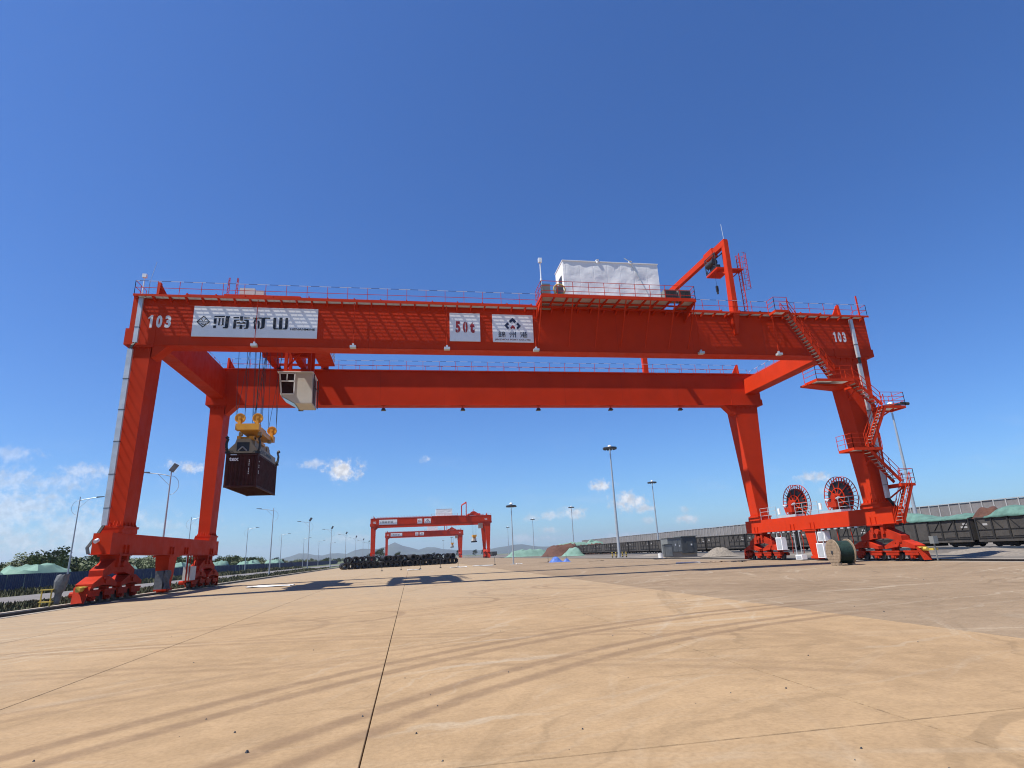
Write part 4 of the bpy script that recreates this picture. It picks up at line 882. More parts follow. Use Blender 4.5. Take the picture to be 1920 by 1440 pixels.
# simpler trolleys and spreaders on the two distant cranes
for dy, lab in ((273-38.6, 'the larger distant crane'), (427-38.6, 'the smallest distant crane')):
    t = thing('crane_trolley', (28.6, 46.9+dy, 19.3), 'small red hoist trolley near the right leg of '+lab, 'trolley', 'trolleys of the distant cranes')
    mk('frame', B().box(25.8, 31.6, 39+dy, 40+dy, 19.4, 19.9).box(25.8, 31.6, 54+dy, 55+dy, 19.4, 19.9).box(26, 26.6, 40+dy, 54+dy, 19.4, 20.2).box(30.8, 31.4, 40+dy, 54+dy, 19.4, 20.2).prism([(26.8, 42+dy, 20.2), (31, 42+dy, 20.2), (29.3, 42+dy, 21.3), (28, 42+dy, 21.3)], (0, 6, 0)), 'red_small', t)
    mk('lattice_mast', B().bar((28.6, 42.5+dy, 21.3), (28.6, 42.5+dy, 22.3), .2), 'red_small', t)
    mk('operator_cabin', B().box(31.2, 33.2, 45+dy, 47+dy, 13.6, 16), 'cream', t); mk('cabin_hanger', B().box(31.4, 31.6, 45.2+dy, 46.8+dy, 16, 19.4).box(32.8, 33, 45.2+dy, 46.8+dy, 16, 19.4), 'red_small', t)
    for x in (28.4, 29.8):
        for y in (43.3, 47.8): mk('hoist_rope', B().cyl((x, y+dy, 10.6), (x, y+dy, 19.4), .03, 5), 'black', t)
    s = thing('container_spreader', (29.1, 46.9+dy, 7.5), 'tiny yellow and white spreader hanging under '+lab, 'spreader', 'spreaders of the distant cranes')
    mk('head_block', B().box(28.2, 30, 43+dy, 48+dy, 9.8, 10.6).box(28.5, 29.7, 44+dy, 47+dy, 9.0, 9.8), 'yellow', s)
    mk('main_frame', B().box(28.3, 29.9, 44+dy, 50+dy, 7.9, 9.0), 'cream', s); mk('end_beam', B().box(28.0, 30.2, 43.8+dy, 44.3+dy, 7.3, 7.9).box(28.0, 30.2, 49.6+dy, 50.1+dy, 7.3, 7.9), 'black', s)
# ---------------------------------------------------------------- things standing about the yard
def ground_at(x, y, z=0.):
    d = pix_dir(x, y); t = (z-EYE)/d.z; return Vector((d.x*t, d.y*t, z))
# wooden cable drum
t = thing('cable_drum', (28.95, 36.85, 0), 'wooden cable drum wound with dark green wrapped cable, standing on the pavement', 'cable drum', rz=R(-8))
c0 = Vector((28.95, 36.85, .86))
for s in (-1, 1):
    fl = mk('flange', B().cyl(c0+Vector((s*.5, 0, 0)), c0+Vector((s*.57, 0, 0)), .86, 36), 'wood', t)
    pk = B()
    for k in range(9):
        z = -.76+k*.19; hw = math.sqrt(max(.02, .84**2-max(abs(z-.085), abs(z+.085))**2)); pk.box(c0.x+s*.575-.012, c0.x+s*.575+.012, c0.y-hw, c0.y+hw, c0.z+z-.085, c0.z+z+.085)
    mk('plank_layer', pk, 'wood', fl)
    mk('hub', B().cyl(c0+Vector((s*.58, 0, 0)), c0+Vector((s*.62, 0, 0)), .12, 14), 'dark_steel', fl)
cb = B(); prof = []
for k in range(24): prof += [(.72+.035*math.sin(math.pi*q/3), -.5+(k+q/3)/24) for q in range(3)]
mk('wound_cable', B().lathe(prof, c0, (1, 0, 0), 40), 'green_wrap', t)
for k, (a, u) in enumerate(((-2.2, -.2), (-2.6, .1), (-1.9, .25), (-2.9, -.3), (-2.35, .35))):
    p = c0+Vector((u, .775*math.cos(a+3.14-1.2), .775*math.sin(a+3.14-1.2))); mk('torn_label', B().bar(p-Vector((.06, 0, .02)), p+Vector((.06, 0, .03)), .07, .03), 'white_patch', t)
mk('chock', B().box(28.3, 28.55, 36.25, 36.45, 0, .18).box(29.3, 29.5, 36.3, 36.45, 0, .12), 'wood', t)

# open freight wagons
def wagon():
    L = 13.4; t = thing('freight_wagon', (57.6, 0, 0), 'x', 'wagon', 'dark open wagons of the freight train')
    x0, x1, h, z0, z1 = 56.0, 59.2, L/2, 1.05, 3.12
    b = B().box(x0+.1, x0+.18, -h, h, z0, z1).box(x1-.18, x1-.1, -h, h, z0, z1).box(x0+.18, x1-.18, -h, -h+.08, z0, z1).box(x0+.18, x1-.18, h-.08, h, z0, z1).box(x0+.18, x1-.18, -h+.08, h-.08, z0, z0+.1)
    bo = mk('body', b, 'wagon', t)
    mk('top_rim', B().box(x0, x0+.2, -h-.03, h+.03, z1, z1+.1).box(x1-.2, x1, -h-.03, h+.03, z1, z1+.1).box(x0+.2, x1-.2, -h-.03, -h+.12, z1, z1+.1).box(x0+.2, x1-.2, h-.12, h+.03, z1, z1+.1), 'wagon', bo)
    mk('sill', B().box(x0, x0+.16, -h, h, z0-.2, z0).box(x1-.16, x1, -h, h, z0-.2, z0), 'wagon', bo)
    n = 8; p0 = None; px = B(); pd = B(); pp = B(); dg = B()
    for k in range(n+1):
        y = -h+.06+(L-.12)*k/n
        o = mk('side_post', B().box(x0+.0, x0+.1, y-.07, y+.07, z0, z1), 'wagon_under', bo) if p0 is None else inst(p0, bo, (0, y-py, 0))
        if p0 is None: p0 = o; py = y
    for k in range(n):
        ya, yb = -h+.13+(L-.12)*k/n, -h-.01+(L-.12)*(k+1)/n
        if k in (3, 4): pd.box(x0+.04, x0+.098, ya+.06, yb-.06, z0+.1, z1-.15); continue
        s = 1 if k < 3 else -1; zc = z0+.95
        dg.bar((x0+.08, ya if s > 0 else yb, z1-.05), (x0+.08, (ya+yb)/2+.12*s, zc+.1), .04, .09, (1, 0, 0))
        for zz, hh in ((zc, .035), (z0+.15, .05)): dg.box(x0+.05, x0+.098, ya, yb, zz-hh, zz+hh)
        pp.box(x0+.055, x0+.098, ya+.12, yb-.12, z0+.3, z0+.78); mk('brace', dg, 'wagon_under', bo); mk('drop_door', pp, 'wagon', bo); dg = B(); pp = B()
    mk('side_door', pd, 'wagon', bo)
    for ya, yb, za, zb in ((-h+.35, -h+.85, 2.55, 2.72), (-h+.35, -h+1.1, 2.25, 2.42), (h-1.2, h-.7, 2.4, 2.6)): mk('stencil', B().box(x0+.092, x0+.0985, ya, yb, za, zb), 'wall_post', bo)
    mk('centre_sill', B().box(57.35, 57.85, -h-.35, h+.35, .75, 1.05).box(57.5, 57.7, -h-.62, -h-.35, .85, 1.0).box(57.5, 57.7, h+.35, h+.62, .85, 1.0), 'wagon_under', t)
    for y in (-4.6, 4.6):
        bg_ = mk('bogie', B().prism([(56.62, y-1.3, .62), (56.62, y-1.3, .78), (56.62, y-.4, .92), (56.62, y+.4, .92), (56.62, y+1.3, .78), (56.62, y+1.3, .62), (56.62, y+.4, .45), (56.62, y-.4, .45)], (1.96, 0, 0)), 'wagon_under', t)
        for q in (-.88, .88):
            for x in (56.88, 58.32): mk('wheel', B().cyl((x-.07, y+q, .765), (x+.07, y+q, .765), .42, 20), 'wagon_under', bg_)
    mk('brake_gear', B().box(56.9, 58.2, -1.6, 1.6, .5, .8).cyl((57.2, 1.7, .7), (57.2, 2.8, .7), .2, 10), 'wagon_under', t)
    return t
ORD = ['first', 'second', 'third', 'fourth', 'fifth', 'sixth', 'seventh', 'eighth', 'ninth', 'tenth', 'eleventh']
w0 = wagon(); wl = {}
labs = {-1: 'dark open wagon under a green net with white stencils, nearest along the wagon row', 0: 'dark open wagon heaped under green net, its end past the crane leg', }
for k in range(-1, 11):
    o = w0 if k == -1 else copy_tree(w0); o.location = (57.6, 51.6+14.06*(k+.5), 0)
    o['label'] = labs.get(k) or 'empty dark open wagon, %s in the train past the two netted wagons' % ORD[k-1]; wl[k] = o
for k in (26, 27, 28, 29): 
    o = copy_tree(w0); o.location = (57.6, 51.6+14.06*(k+.5), 0); o['label'] = 'far-off dark wagon behind the distant cranes at the yard end'; o['group'] = 'far wagons at the yard end'
def heap_b(cx, cy, rx, ry, h, z0, n=26, m=12, seed=0, flat=.35, skirt=0.):
    b = B()
    for j in range(m+1):
        f = j/m; rr = f
        for i in range(n):
            a = 2*math.pi*i/n; ca, sa = math.cos(a), math.sin(a); e = .75
            ux = math.copysign(abs(ca)**e, ca)*rx*rr; uy = math.copysign(abs(sa)**e, sa)*ry*rr
            k = max(0., (1-f)/(1-flat)); k = min(1., k); k = k*k*(3-2*k)
            nz = noise.fractal((cx+ux*.7, cy+uy*.7, seed*3.1), 1., 2., 4)
            b.v.append((cx+ux*(1+.06*nz), cy+uy*(1+.05*nz), z0+max(0, h*k*(1+.28*nz))-(skirt if j == m else 0)))
    for j in range(m):
        for i in range(n): b.f.append((j*n+i, (j+1)*n+i, (j+1)*n+(i+1) % n, j*n+(i+1) % n))
    b.smooth = True
    return b
def tarp(name, y0, y1, hgt, seed, lab):
    """a net stretched over a heaped load, lapping the wagon rim"""
    b = B(); nx, ny = 22, 80; ya, yb = y0, y1
    for j in range(ny+1):
        y = ya+(yb-ya)*j/ny; e = min(1, min(j, ny-j)/12); e = e*(2-e)
        ph = hgt*(.62+.38*math.cos((y-y0)*.55+seed))*e
        for i in range(nx+1):
            u = i/nx*2-1; x = 57.6+u*1.68; z = 3.235+ph*max(0, 1-abs(u)**2.2)
            z += (.10*noise.noise((x*1.6, y*1.1, seed))+.07*noise.ridged_multi_fractal((x*1.1, y*.9, seed), 1., 2., 4, 1., 2.)-.06) if abs(u) < .95 else 0
            if i in (0, nx): z = 3.12+.05*noise.noise((y*2, seed, 1.))
            b.v.append((x, y, z))
    for j in range(ny):
        for i in range(nx): a = j*(nx+1)+i; b.f.append((a, a+1, a+nx+2, a+nx+1))
    b.smooth = True
    o = mk('tarpaulin', b, 'net_green', None, (57.6, (y0+y1)/2, 3.2), label=lab, cat='tarpaulin')
    o.modifiers.new('s', 'SOLIDIFY').thickness = .02
    return o
tarp('tarpaulin', 52.0, 65.3, 1.05, 1.2, 'green net humped over the wagon load right behind the crane leg')
tarp('tarpaulin', 38.0, 50.2, .95, .3, 'green net over the wagon beside a strip of bare brown ore')
mk('ore_load', heap_b(57.6, 51.0, 1.3, 1.7, 1.0, 3.1, seed=4), 'ore', None, (57.6, 51, 3.1), label='bare brown ore heap showing between two green nets', cat='ore')

# grey windbreak wall
t = thing('windbreak_wall', (110, 230, 0), 'long grey corrugated sheet wall on pale posts behind the freight train', 'wall')
p0 = q0 = None; npan = 140; st = 2.42
for k in range(npan):
    y = 40+k*st
    if p0 is None:
        b = B(); m = 10
        for z in (0, 7.6):
            for i in range(m*2+1): b.v.append((110+(.07 if i % 2 else 0), y+.06+(st-.12)*i/(m*2), z))
        mm = m*2+1; b.f = [(i, i+1, mm+i+1, mm+i) for i in range(mm-1)]
        p0 = mk('panel', b, 'wall_sheet', t); q0 = mk('post', B().box(109.82, 109.98, y-.09, y+.09, 0, 7.7), 'wall_post', t); y0 = y
    else: inst(p0, t, (0, y-y0, random.uniform(-.06, .06))); inst(q0, t, (0, y-y0, 0))
mk('top_rail', B().box(109.86, 110.06, 40, 40+npan*st, 7.62, 7.74), 'wall_post', t)
mk('brace_frame', B().bar((109.9, 47.5, 5.2), (109.9, 49.6, 7.5), .08).bar((109.9, 49.6, 5.2), (109.9, 47.5, 7.5), .08), 'wall_post', t)

# high masts
def mast(x, y, h, big, lab, grp='high lighting masts in the yard'):
    t = thing('high_mast_light', (x, y, 0), lab, 'light mast', grp)
    mk('mast', B().cyl((x, y, 0), (x, y, h), .30*h/22, 14, .12*h/22), 'pole_grey', t)
    r = 1.45*h/22*big; th = min(1., h/14)
    rg = B().lathe([(r*.62, -.22*th), (r, -.12*th), (r, .10*th), (r*.62, .18*th)], (x, y, h-.25), (0, 0, 1), 28, close=True)
    for k in range(6): a = math.pi*k/3; rg.bar((x, y, h-.25), (x+r*.7*math.cos(a), y+r*.7*math.sin(a), h-.25), .09)
    hd = mk('lamp_ring', rg, 'lamp_dark', t)
    for k in range(12):
        a = 2*math.pi*k/12; mk('lamp', B().box(x+r*.85*math.cos(a)-.16, x+r*.85*math.cos(a)+.16, y+r*.85*math.sin(a)-.16, y+r*.85*math.sin(a)+.16, h-.25-.3*th, h-.25-.1*th), 'lamp_dark', hd)
    mk('cap', B().lathe([(0, .35*th), (.3*th, .28*th), (.42*th, 0), (.3*th, -.12*th), (0, -.12*th)], (x, y, h+.05), (0, 0, 1), 14), 'lamp_white', t)
    mk('base_flange', B().cyl((x, y, 0), (x, y, .06), .55, 14), 'pole_grey', t)
for x, y, h, lab in ((40.4, 113.5, 22., 'tallest-looking ring-topped light mast with striped bollards round its foot'), (76.6, 178, 22, 'grey ring-topped light mast behind the transformer kiosk'),
        (76.1, 276, 22, 'slim light mast above the end of the grey wall'), (76, 370, 22, 'thin light mast over the netted ore heaps'), (76.6, 474, 22, 'very thin far light mast behind the short mast'),
        (16.06, 95, 9.4, 'short disc-topped light mast standing alone on the open pavement'), (42.2, 811, 22, 'hair-thin light mast framed in the legs of the smallest crane'), (45.3, 685, 22, 'hair-thin taller light mast beside the right leg of the smallest crane'),
        (77.3, 80.2, 22.5, 'grey light mast beside the stair of the near crane')): mast(x, y, h, 1. if h > 10 else 1.35, lab)
for k in range(4):
    a = R(45+90*k); x, y = 40.4+1.5*math.cos(a), 113.5+1.5*math.sin(a)
    t = thing('bollard', (x, y, 0), 'black and yellow banded bollard at the foot of the tall light mast', 'bollard', 'banded bollards round the mast foot')
    mk('post', B().cyl((x, y, 0), (x, y, 1.1), .13, 12), 'black', t)
    for z in (.28, .58, .88): mk('band', B().cyl((x, y, z), (x, y, z+.15), .134, 12), 'stripe_yellow', t)

# street lamps along the road
def lamp(x, y, h, side, flood, lab, grp):
    t = thing('street_lamp', (x, y, 0), lab, 'street lamp', grp)
    mk('pole', B().cyl((x, y, 0), (x, y, h), .11, 10, .05), 'pole_grey', t)
    pts = [Vector((x+side*u, y, h-.45+.42*u**.6*.55)) for u in (0, .5, 1.1, 1.8)]
    am = B()
    for a, b_ in zip(pts, pts[1:]): am.cyl(a, b_, .035, 6)
    pts2 = [Vector((x-side*.75*math.sin(a), y, h-1.25-.85*math.cos(a))) for a in [math.pi*(.05+.95*i/8) for i in range(9)]]
    for a, b_ in zip(pts2, pts2[1:]): am.cyl(a, b_, .018, 5)
    am.cyl((x, y, h-1.3), pts[2], .018, 5)
    mk('arm', am, 'pole_grey', t)
    e = pts[-1]; mk('lamp_head', B().hexa([(e.x-.05*side-.0, y-.14, e.z-.03), (e.x+.75*side, y-.12, e.z+.06), (e.x+.75*side, y+.12, e.z+.06), (e.x-.05*side, y+.14, e.z-.03), (e.x, y-.12, e.z+.10), (e.x+.72*side, y-.1, e.z+.13), (e.x+.72*side, y+.1, e.z+.13), (e.x, y+.12, e.z+.10)]), 'lamp_dark', t)
    if flood: mk('flood_head', B().bar((x, y-.1, h-.02), (x+.35, y+.1, h+.65), .42, .14, (0, 1, 0)), 'lamp_dark', t)
    mk('base_box', B().cyl((x, y, 0), (x, y, .5), .15, 10), 'pole_grey', t)
for iy, (y, fl) in enumerate(((56.5, 1), (97.5, 0), (131.6, 1), (167.4, 1), (204, 1), (240, 1), (276, 1), (312, 1), (348, 1))):
    lamp(-21.4, y, 10.1, -1, fl, 'street lamp with floodlight on top, its pole crossing behind the left legs' if y < 60 else ('single-arm street lamp on the weedy median without a floodlight' if y < 100 else 'floodlight-topped street lamp, %s on the median past the single-arm one' % ORD[iy-2]), 'street lamps on the median')
for iy, y in enumerate((76.2, 112.5, 150, 188, 226, 262, 298)): lamp(-38.4, y, 10.2, 1, 0, 'street lamp before the blue fence, left of the crane' if y < 80 else 'street lamp, %s along the blue fence counted from the crane side' % ORD[iy], 'street lamps along the blue fence')

# blue fence
t = thing('blue_fence', (-42, 180, 0), 'long dark blue sheet fence beside the road', 'fence')
p0 = None; st = 3.
for k in range(110):
    y = 30+k*st
    if p0 is None:
        b = B(); m = 8
        for z in (0, 1.75):
            for i in range(m*2+1): b.v.append((-42+(.04 if i % 2 else 0), y+.03+(st-.06)*i/(m*2), z))
        mm = m*2+1; b.f = [(i, mm+i, mm+i+1, i+1) for i in range(mm-1)]
        p0 = mk('panel', b, 'blue_fence', t); q0 = mk('post', B().box(-42.12, -42.02, y-.05, y+.05, 0, 1.8), 'blue_fence', t); y0 = y
    else: inst(p0, t, (0, y-y0, random.uniform(-.05, .05))); inst(q0, t, (0, y-y0, 0))
mk('rail', B().box(-42.08, -42.03, 30, 30+110*st, 1.74, 1.8), 'blue_fence', t)
# netted heaps behind the fence and at the yard end
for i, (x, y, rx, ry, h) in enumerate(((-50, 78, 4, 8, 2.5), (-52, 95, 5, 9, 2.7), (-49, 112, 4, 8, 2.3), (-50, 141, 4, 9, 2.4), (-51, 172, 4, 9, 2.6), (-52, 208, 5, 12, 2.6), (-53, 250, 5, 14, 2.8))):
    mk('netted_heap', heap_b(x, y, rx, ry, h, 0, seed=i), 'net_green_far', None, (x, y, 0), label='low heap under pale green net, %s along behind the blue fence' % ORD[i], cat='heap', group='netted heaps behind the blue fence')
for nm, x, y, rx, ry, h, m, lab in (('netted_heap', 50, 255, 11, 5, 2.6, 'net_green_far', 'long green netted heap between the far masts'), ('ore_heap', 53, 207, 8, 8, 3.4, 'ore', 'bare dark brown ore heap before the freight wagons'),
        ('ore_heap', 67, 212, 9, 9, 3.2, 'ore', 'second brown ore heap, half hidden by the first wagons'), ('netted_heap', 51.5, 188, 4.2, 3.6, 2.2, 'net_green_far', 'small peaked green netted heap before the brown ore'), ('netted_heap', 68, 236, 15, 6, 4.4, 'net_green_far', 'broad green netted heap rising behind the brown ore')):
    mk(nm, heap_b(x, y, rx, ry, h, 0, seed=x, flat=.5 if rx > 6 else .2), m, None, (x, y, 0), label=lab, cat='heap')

# transformer kiosk, cabinet, gravel
kx, ky = 40.3, 90.
t = thing('transformer_kiosk', (kx+2.4, ky+1, 0), 'grey-green transformer kiosk on a concrete plinth beside the light mast', 'kiosk')
mk('plinth', B().box(kx, kx+2.3, ky, ky+2.4, 0, .75).box(kx+2.3, kx+4.8, ky+.05, ky+2.4, 0, .55), 'concrete', t)
mk('cabinet', B().box(kx-.1, kx+2.3, ky-.1, ky+2.5, .75, 2.95), 'kiosk', t)
mk('door', B().box(kx+.1, kx+.75, ky-.14, ky-.104, .85, 2.6).box(kx+.85, kx+1.5, ky-.14, ky-.104, .85, 2.6).box(kx+1.6, kx+2.2, ky-.14, ky-.104, .85, 2.6), 'kiosk', t)
mk('warning_label', B().box(kx+.3, kx+.5, ky-.15, ky-.142, 1.7, 2.0).box(kx+1.1, kx+1.25, ky-.15, ky-.142, 1.75, 2.05).box(kx+1.8, kx+1.95, ky-.15, ky-.142, 1.6, 1.8), 'white_patch', t)
mk('dark_cabinet', B().box(kx+2.3, kx+4.75, ky-.2, ky+2.5, .55, 3.1), 'kiosk_dark', t)
mk('dark_door', B().box(kx+3.0, kx+4.1, ky-.24, ky-.203, .7, 2.8), 'kiosk_dark', t); mk('meter', B().box(kx+3.75, kx+3.95, ky-.3, ky-.242, 1.7, 1.95), 'white_patch', t)
mk('roof', B().box(kx+2.15, kx+4.95, ky-.35, ky+2.6, 3.1, 3.2).box(kx-.2, kx+2.15, ky-.2, ky+2.55, 2.95, 3.02), 'kiosk', t)
t = thing('cable_cabinet', (39.2, 88, 0), 'slim grey cabinet standing before the transformer kiosk', 'cabinet')
mk('body', B().box(38.6, 39.9, 87.6, 88.4, .12, 2.0), 'kiosk_dark', t); mk('roof', B().box(38.5, 40., 87.5, 88.5, 2.0, 2.08), 'kiosk', t); mk('door', B().box(38.7, 39.8, 87.56, 87.598, .2, 1.9), 'kiosk', t); mk('plinth', B().box(38.55, 39.95, 87.55, 88.45, 0, .12), 'concrete', t)
mk('gravel_pile', heap_b(44.6, 82, 3.0, 2.4, 1.25, 0, 34, 14, 9, .05), 'gravel', None, (44.6, 82, 0), label='heap of pale gravel beside the transformer kiosk', cat='gravel pile')
for ig, (x, y, r, h) in enumerate(((52, 70, 2.2, .35), (49, 60, 2, .3), (51, 46, 3.0, .5), (47, 42, 2.2, .35), (46, 98, 2.5, .4), (50, 120, 3, .4))):
    mk('gravel_patch', heap_b(x, y, r, r*1.6, h, -.08, 20, 7, x, .05), 'gravel', None, (x, y, -.08), label='low spill of gravel beside the wagon track, the %s of the spills along it' % ORD[ig], cat='gravel', group='gravel spills along the track')
mk('white_bucket', B().lathe([(0, 0), (.32, 0), (.36, .75), (.3, .75), (.28, .1)], (37.3, 86.5, 0), (0, 0, 1), 16), 'white_patch', None, (37.3, 86.5, 0), label='white drum standing left of the slim grey cabinet', cat='drum')

# wire coils in two tiers
prof = []
for i in range(12):
    prof.append((.60+.035*(i % 2), -.75+1.5*i/11))
prof = [(.36, -.72)]+prof+[(.36, .72)]
cb = B().lathe(prof, (0, 0, .64), (0, 1, 0), 20, close=True); coil0 = None
rows = []
P0, P1 = Vector((-12.6, 118.5)), Vector((11.2, 135)); L = (P1-P0).length; dr = (P1-P0)/L; nr = Vector((-dr.y, dr.x)); ang = math.atan2(dr.y, dr.x)
def coil(px, py, z, tilt, lab):
    global coil0
    if coil0 is None: coil0 = mk('wire_coil', cb, 'coil_black', None, (0, 0, 0)); o = coil0
    else: o = coil0.copy(); COL.objects.link(o)
    o.location = (px, py, z); o.rotation_euler = (0, 0, ang*.35+tilt); LOC[o.name] = Vector((px, py, z))
    k = random.uniform(.92, 1.04); o.scale = (k, random.uniform(.9, 1.15), k)
    setp(o, lab, 'wire coil', 'black wire coils stacked on the pavement')
nb = int(L/1.32)
for rw in (0, 1):
    for k in range(nb):
        p = P0+dr*(k*1.32+.66*rw+.3)+nr*(rw*2.0)
        coil(p.x, p.y, 0, random.uniform(-.2, .2), 'black wire coil lying in the bottom tier of the coil stack')
        if k < nb-1 and not (rw == 0 and random.random() < .18):
            q = p+dr*.66; coil(q.x, q.y+.2, 1.06, random.uniform(-.25, .25), 'black wire coil lying in the upper tier of the coil stack')
# marker posts and litter out on the pavement
for i, (px, py) in enumerate(((716, 1071), (752, 1069), (788, 1067), (826, 1065), (859, 1063), (928, 1059), (1028, 1054), (1062, 1053))):
    g = ground_at(px, py)
    t = thing('marker_post', g, 'thin steel marker post, %s of the row counted from the road side' % ORD[i], 'post', 'marker posts across the pavement')
    mk('post', B().cyl(g, g+Vector((0, 0, 1.25)), .035, 6), 'dark_steel', t); mk('foot', B().cyl(g, g+Vector((0, 0, .1)), .16, 10), 'dark_steel', t)
g = ground_at(1043, 1054)
mk('blue_tarpaulin', heap_b(g.x, g.y, 1.3, .9, .95, 0, 24, 10, 3, .1), 'blue_tarp', None, g, label='crumpled blue tarpaulin bundled on the pavement', cat='tarpaulin')
mk('blue_tarpaulin', heap_b(g.x+1.6, g.y-.6, .7, .5, .45, 0, 20, 8, 5, .1), 'blue_tarp', None, g, label='smaller fold of blue tarpaulin lying beside the bundle', cat='tarpaulin')
for nm, px, py, sx, sy, m, lab in (('plastic_sheet', 508, 1100, 1.6, 1.1, 'white_patch', 'flat white plastic sheet lying beside the far left leg'), ('plastic_sheet', 860, 1064, 1.2, .8, 'white_patch', 'white sheet scrap by the end of the coil stack'),
        ('plastic_sheet', 777, 1069, 1.0, .7, 'white_patch', 'white sheet scrap before the middle of the coil stack'), ('plastic_sheet', 905, 1061, 1.6, .6, 'white_patch', 'long white scrap near the short light mast'), ('plastic_sheet', 973, 1058, .5, .4, 'white_patch', 'crumpled white bag at the foot of the short mast'),
        ('steel_plate', 1345, 1054, .6, .4, 'wood', 'rusty steel plate lying on the pavement inside the right rail'), ('steel_plate', 1378, 1053.5, .35, .25, 'dark_steel', 'small dark steel block lying inside the right rail'), ('timber', 1393, 1053.3, .3, .25, 'dark_steel', 'dark timber offcut beside the steel block'), ('timber', 1118, 1052, 1.2, .3, 'wood', 'loose timber on the pavement beyond the blue tarpaulin'),
        ('steel_plate', 1240, 1048.5, 1.0, .5, 'dark_steel', 'flat dark steel plate in front of the slim grey cabinet')):
    g = ground_at(px, py); b = B(); n = 7
    for j in range(n):
        for i in range(n):
            u, v = i/(n-1)-.5, j/(n-1)-.5; b.v.append((g.x+u*2*sx+.1*noise.noise((u*3+px, v*3, 1)), g.y+v*2*sy, .03+.10*abs(noise.noise((u*4+px, v*4, 2.)))+.05*random.random()))
    for j in range(n-1):
        for i in range(n-1): a = j*n+i; b.f.append((a, a+1, a+n+1, a+n))
    o = mk(nm, b, m, None, g, label=lab, cat='litter' if nm == 'plastic_sheet' else 'scrap'); o.modifiers.new('s', 'SOLIDIFY').thickness = .03
g = ground_at(1287, 1056.5)
mk('plastic_pipe', B().cyl(g+Vector((-1.0, .2, .07)), g+Vector((1.2, -.2, .07)), .07, 10).box(g.x+1.2, g.x+1.35, g.y-.35, g.y-.05, 0, .12), 'white_patch', None, g, label='white plastic pipe lying inside the right crane rail', cat='pipe')
# pebbles on the slabs
rnd = random.Random(3); bb = B()
for k in range(70):
    y = 4.5+22*rnd.random()**1.7; x = rnd.uniform(-.8, .9)*y*.95+.15*y; r = rnd.uniform(.004, .015)
    if k < 8: r *= 1.4
    n = 5; vs = [(x+r*math.cos(6.28*i/n+k)*rnd.uniform(.8, 1.5), y+r*math.sin(6.28*i/n+k), .001) for i in range(n)]+[(x+r*.5*math.cos(6.28*i/n+k), y+r*.5*math.sin(6.28*i/n+k), r*1.1) for i in range(n)]
    bb.add(vs, [(i, (i+1) % n, n+(i+1) % n, n+i) for i in range(n)]+[tuple(range(n, 2*n))])
mk('pebbles', bb, 'dark_steel', None, kind='stuff', label='scattered dark pebbles on the sandy slabs', cat='pebbles')

# weeds on the verges
def weeds(name, x0, x1, y0, y1, count, h, lab):
    b = B(); rn = random.Random(count)
    for k in range(count):
        y = y0+(y1-y0)*rn.random()**1.6; x = rn.uniform(x0, x1)
        cl = .5+.5*noise.noise((x*.35, y*.25, 1.))
        if cl < .33: continue
        hh = h*cl*rn.uniform(.5, 1.5)*(1+(y-y0)/220); wd = rn.uniform(.03, .09)*(1+(y-y0)/60); a = rn.uniform(0, 6.28); lx, ly = rn.uniform(-.35, .35)*hh, rn.uniform(-.35, .35)*hh
        dx, dy = wd*math.cos(a), wd*math.sin(a)
        b.add([(x-dx, y-dy, -.1), (x+dx, y+dy, -.1), (x+lx*.5+dx*.8, y+ly*.5+dy*.8, hh*.6), (x+lx, y+ly, hh)], [(0, 1, 2), (0, 2, 3)])
    return mk(name, b, 'weed', None, kind='stuff', label=lab, cat='weeds')
weeds('roadside_weeds', -24.2, -18.9, 24, 150, 15000, .34, 'dry green weeds on the verge between rail and road')
weeds('fence_weeds', -41.5, -34, 40, 200, 12000, .5, 'weeds growing along the foot of the blue fence')
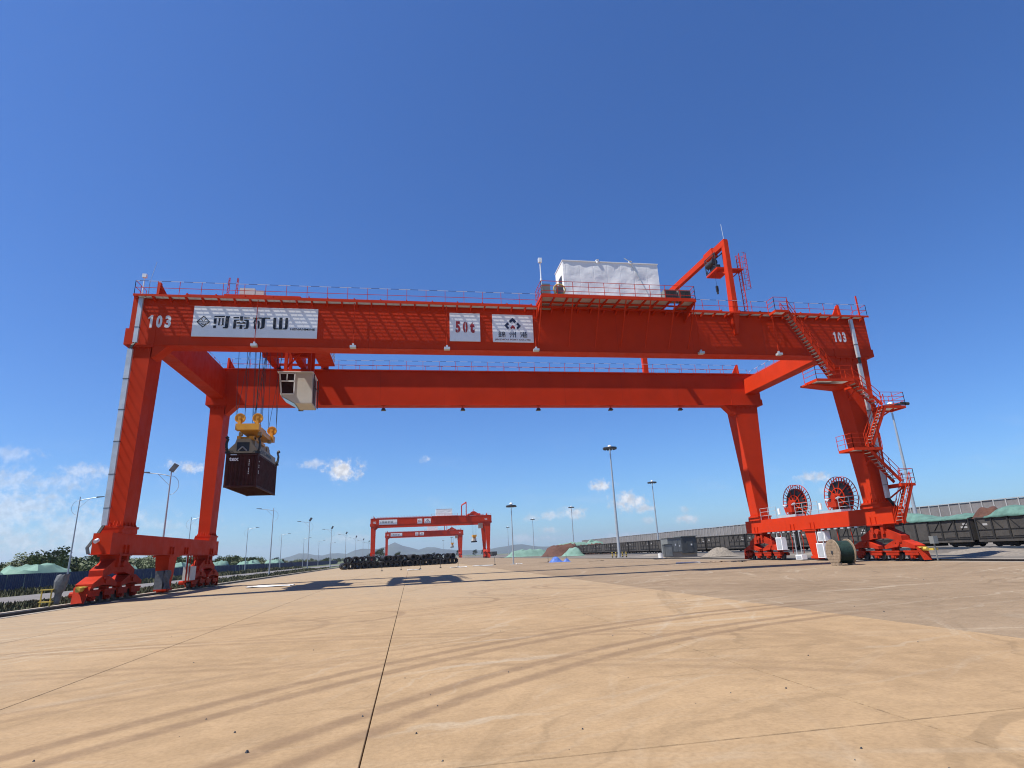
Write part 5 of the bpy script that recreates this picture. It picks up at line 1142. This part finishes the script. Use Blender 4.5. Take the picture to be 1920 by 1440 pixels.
# trees beyond the fence
def crown_mesh(seed, n, rx, h):
    rn = random.Random(seed); b = B(); cl = [(rn.uniform(-.75, .75)*rx, rn.uniform(-.75, .75)*rx, h*rn.uniform(.3, .82), rn.uniform(.28, .5)*rx) for _ in range(11)]
    for k in range(n):
        cx, cy, cz, r = rn.choice(cl); d = Vector((rn.gauss(0, 1), rn.gauss(0, 1), rn.gauss(0, .8))).normalized()*r*rn.random()**.4
        p = Vector((cx, cy, max(.12*h, cz+d.z)))+Vector((d.x, d.y, 0)); s = rn.uniform(.12, .26)*rx/2.6
        u = Vector((rn.uniform(-1, 1), rn.uniform(-1, 1), rn.uniform(-.6, 1))).normalized(); v = u.orthogonal().normalized()
        b.add([p-u*s, p+v*s*.6, p+u*s, p-v*s*.6], [(0, 1, 2, 3)])
    return b
protos = []
for i in range(4):
    t = thing('broadleaf_tree', (0, 0, 0), 'bushy green tree in the belt behind the blue fence', 'tree', 'trees behind the blue fence')
    hh = (5.2, 4.4, 5.8, 3.6)[i]; rx = (2.7, 2.6, 2.5, 2.4)[i]
    tr = B().cyl((0, 0, 0), (.1, 0, hh*.45), .14, 8, .09)
    for k in range(5): a = k*1.3+i; tr.cyl((.06, 0, hh*.3+.1*k), (rx*.5*math.cos(a), rx*.5*math.sin(a), hh*.6+.15*k), .06, 6, .02)
    mk('trunk', tr, 'bark', t); mk('crown', crown_mesh(i+1, 1500, rx, hh), 'leaf', t); protos.append(t)
rn = random.Random(11); used = set()
spots = []
for k in range(110): spots.append((rn.uniform(-88, -56), 66+k*2.1+rn.uniform(-2, 2)))
for k in range(26): spots.append((rn.uniform(-75, -56), 290+k*13+rn.uniform(-4, 4)))
for x, y in spots:
    i = rn.randrange(4)
    if i not in used: o = protos[i]; used.add(i)
    else: o = copy_tree(protos[i])
    s = rn.uniform(.75, 1.25)*(1 if y < 285 else .8); o.location = (x, y, -.1); o.scale = (s*1.15, s*1.15, s*.92); o.rotation_euler.z = rn.uniform(0, 6.28)
    if y > 285: o['label'] = 'far dark tree dotting the plain before the hills'; o['group'] = 'far trees on the plain'
for i in range(4):
    if i not in used: bpy.data.objects.remove(protos[i])
for x, y, s in ((-9, 420, 1.1), (-19, 380, 1.5), (55, 700, 1.6), (80, 760, 1.5), (30, 820, 1.3), (-34, 520, 1.3), (108, 900, 1.8)):
    o = copy_tree(protos[2]); o.location = (x, y, -.1); o.scale = (s, s, s); o['label'] = 'far dark tree dotting the plain before the hills'; o['group'] = 'far trees on the plain'

# ---------------------------------------------------------------- the air
hz = mk('haze', B().box(-11500, 11500, -11500, 11500, -60, 260), 'white', None, kind='stuff', label='thin pale summer haze filling the air', cat='haze')
M = bpy.data.materials.new('haze'); M.use_nodes = True; t = NT(M.node_tree); t.n.clear()
v = t.new('ShaderNodeVolumePrincipled'); v.inputs['Color'].default_value = (.78, .87, 1., 1); v.inputs['Density'].default_value = .00010; v.inputs['Anisotropy'].default_value = .3
ou = t.new('ShaderNodeOutputMaterial'); t.l.new(v.outputs[0], ou.inputs['Volume']); hz.data.materials.clear(); hz.data.materials.append(M)
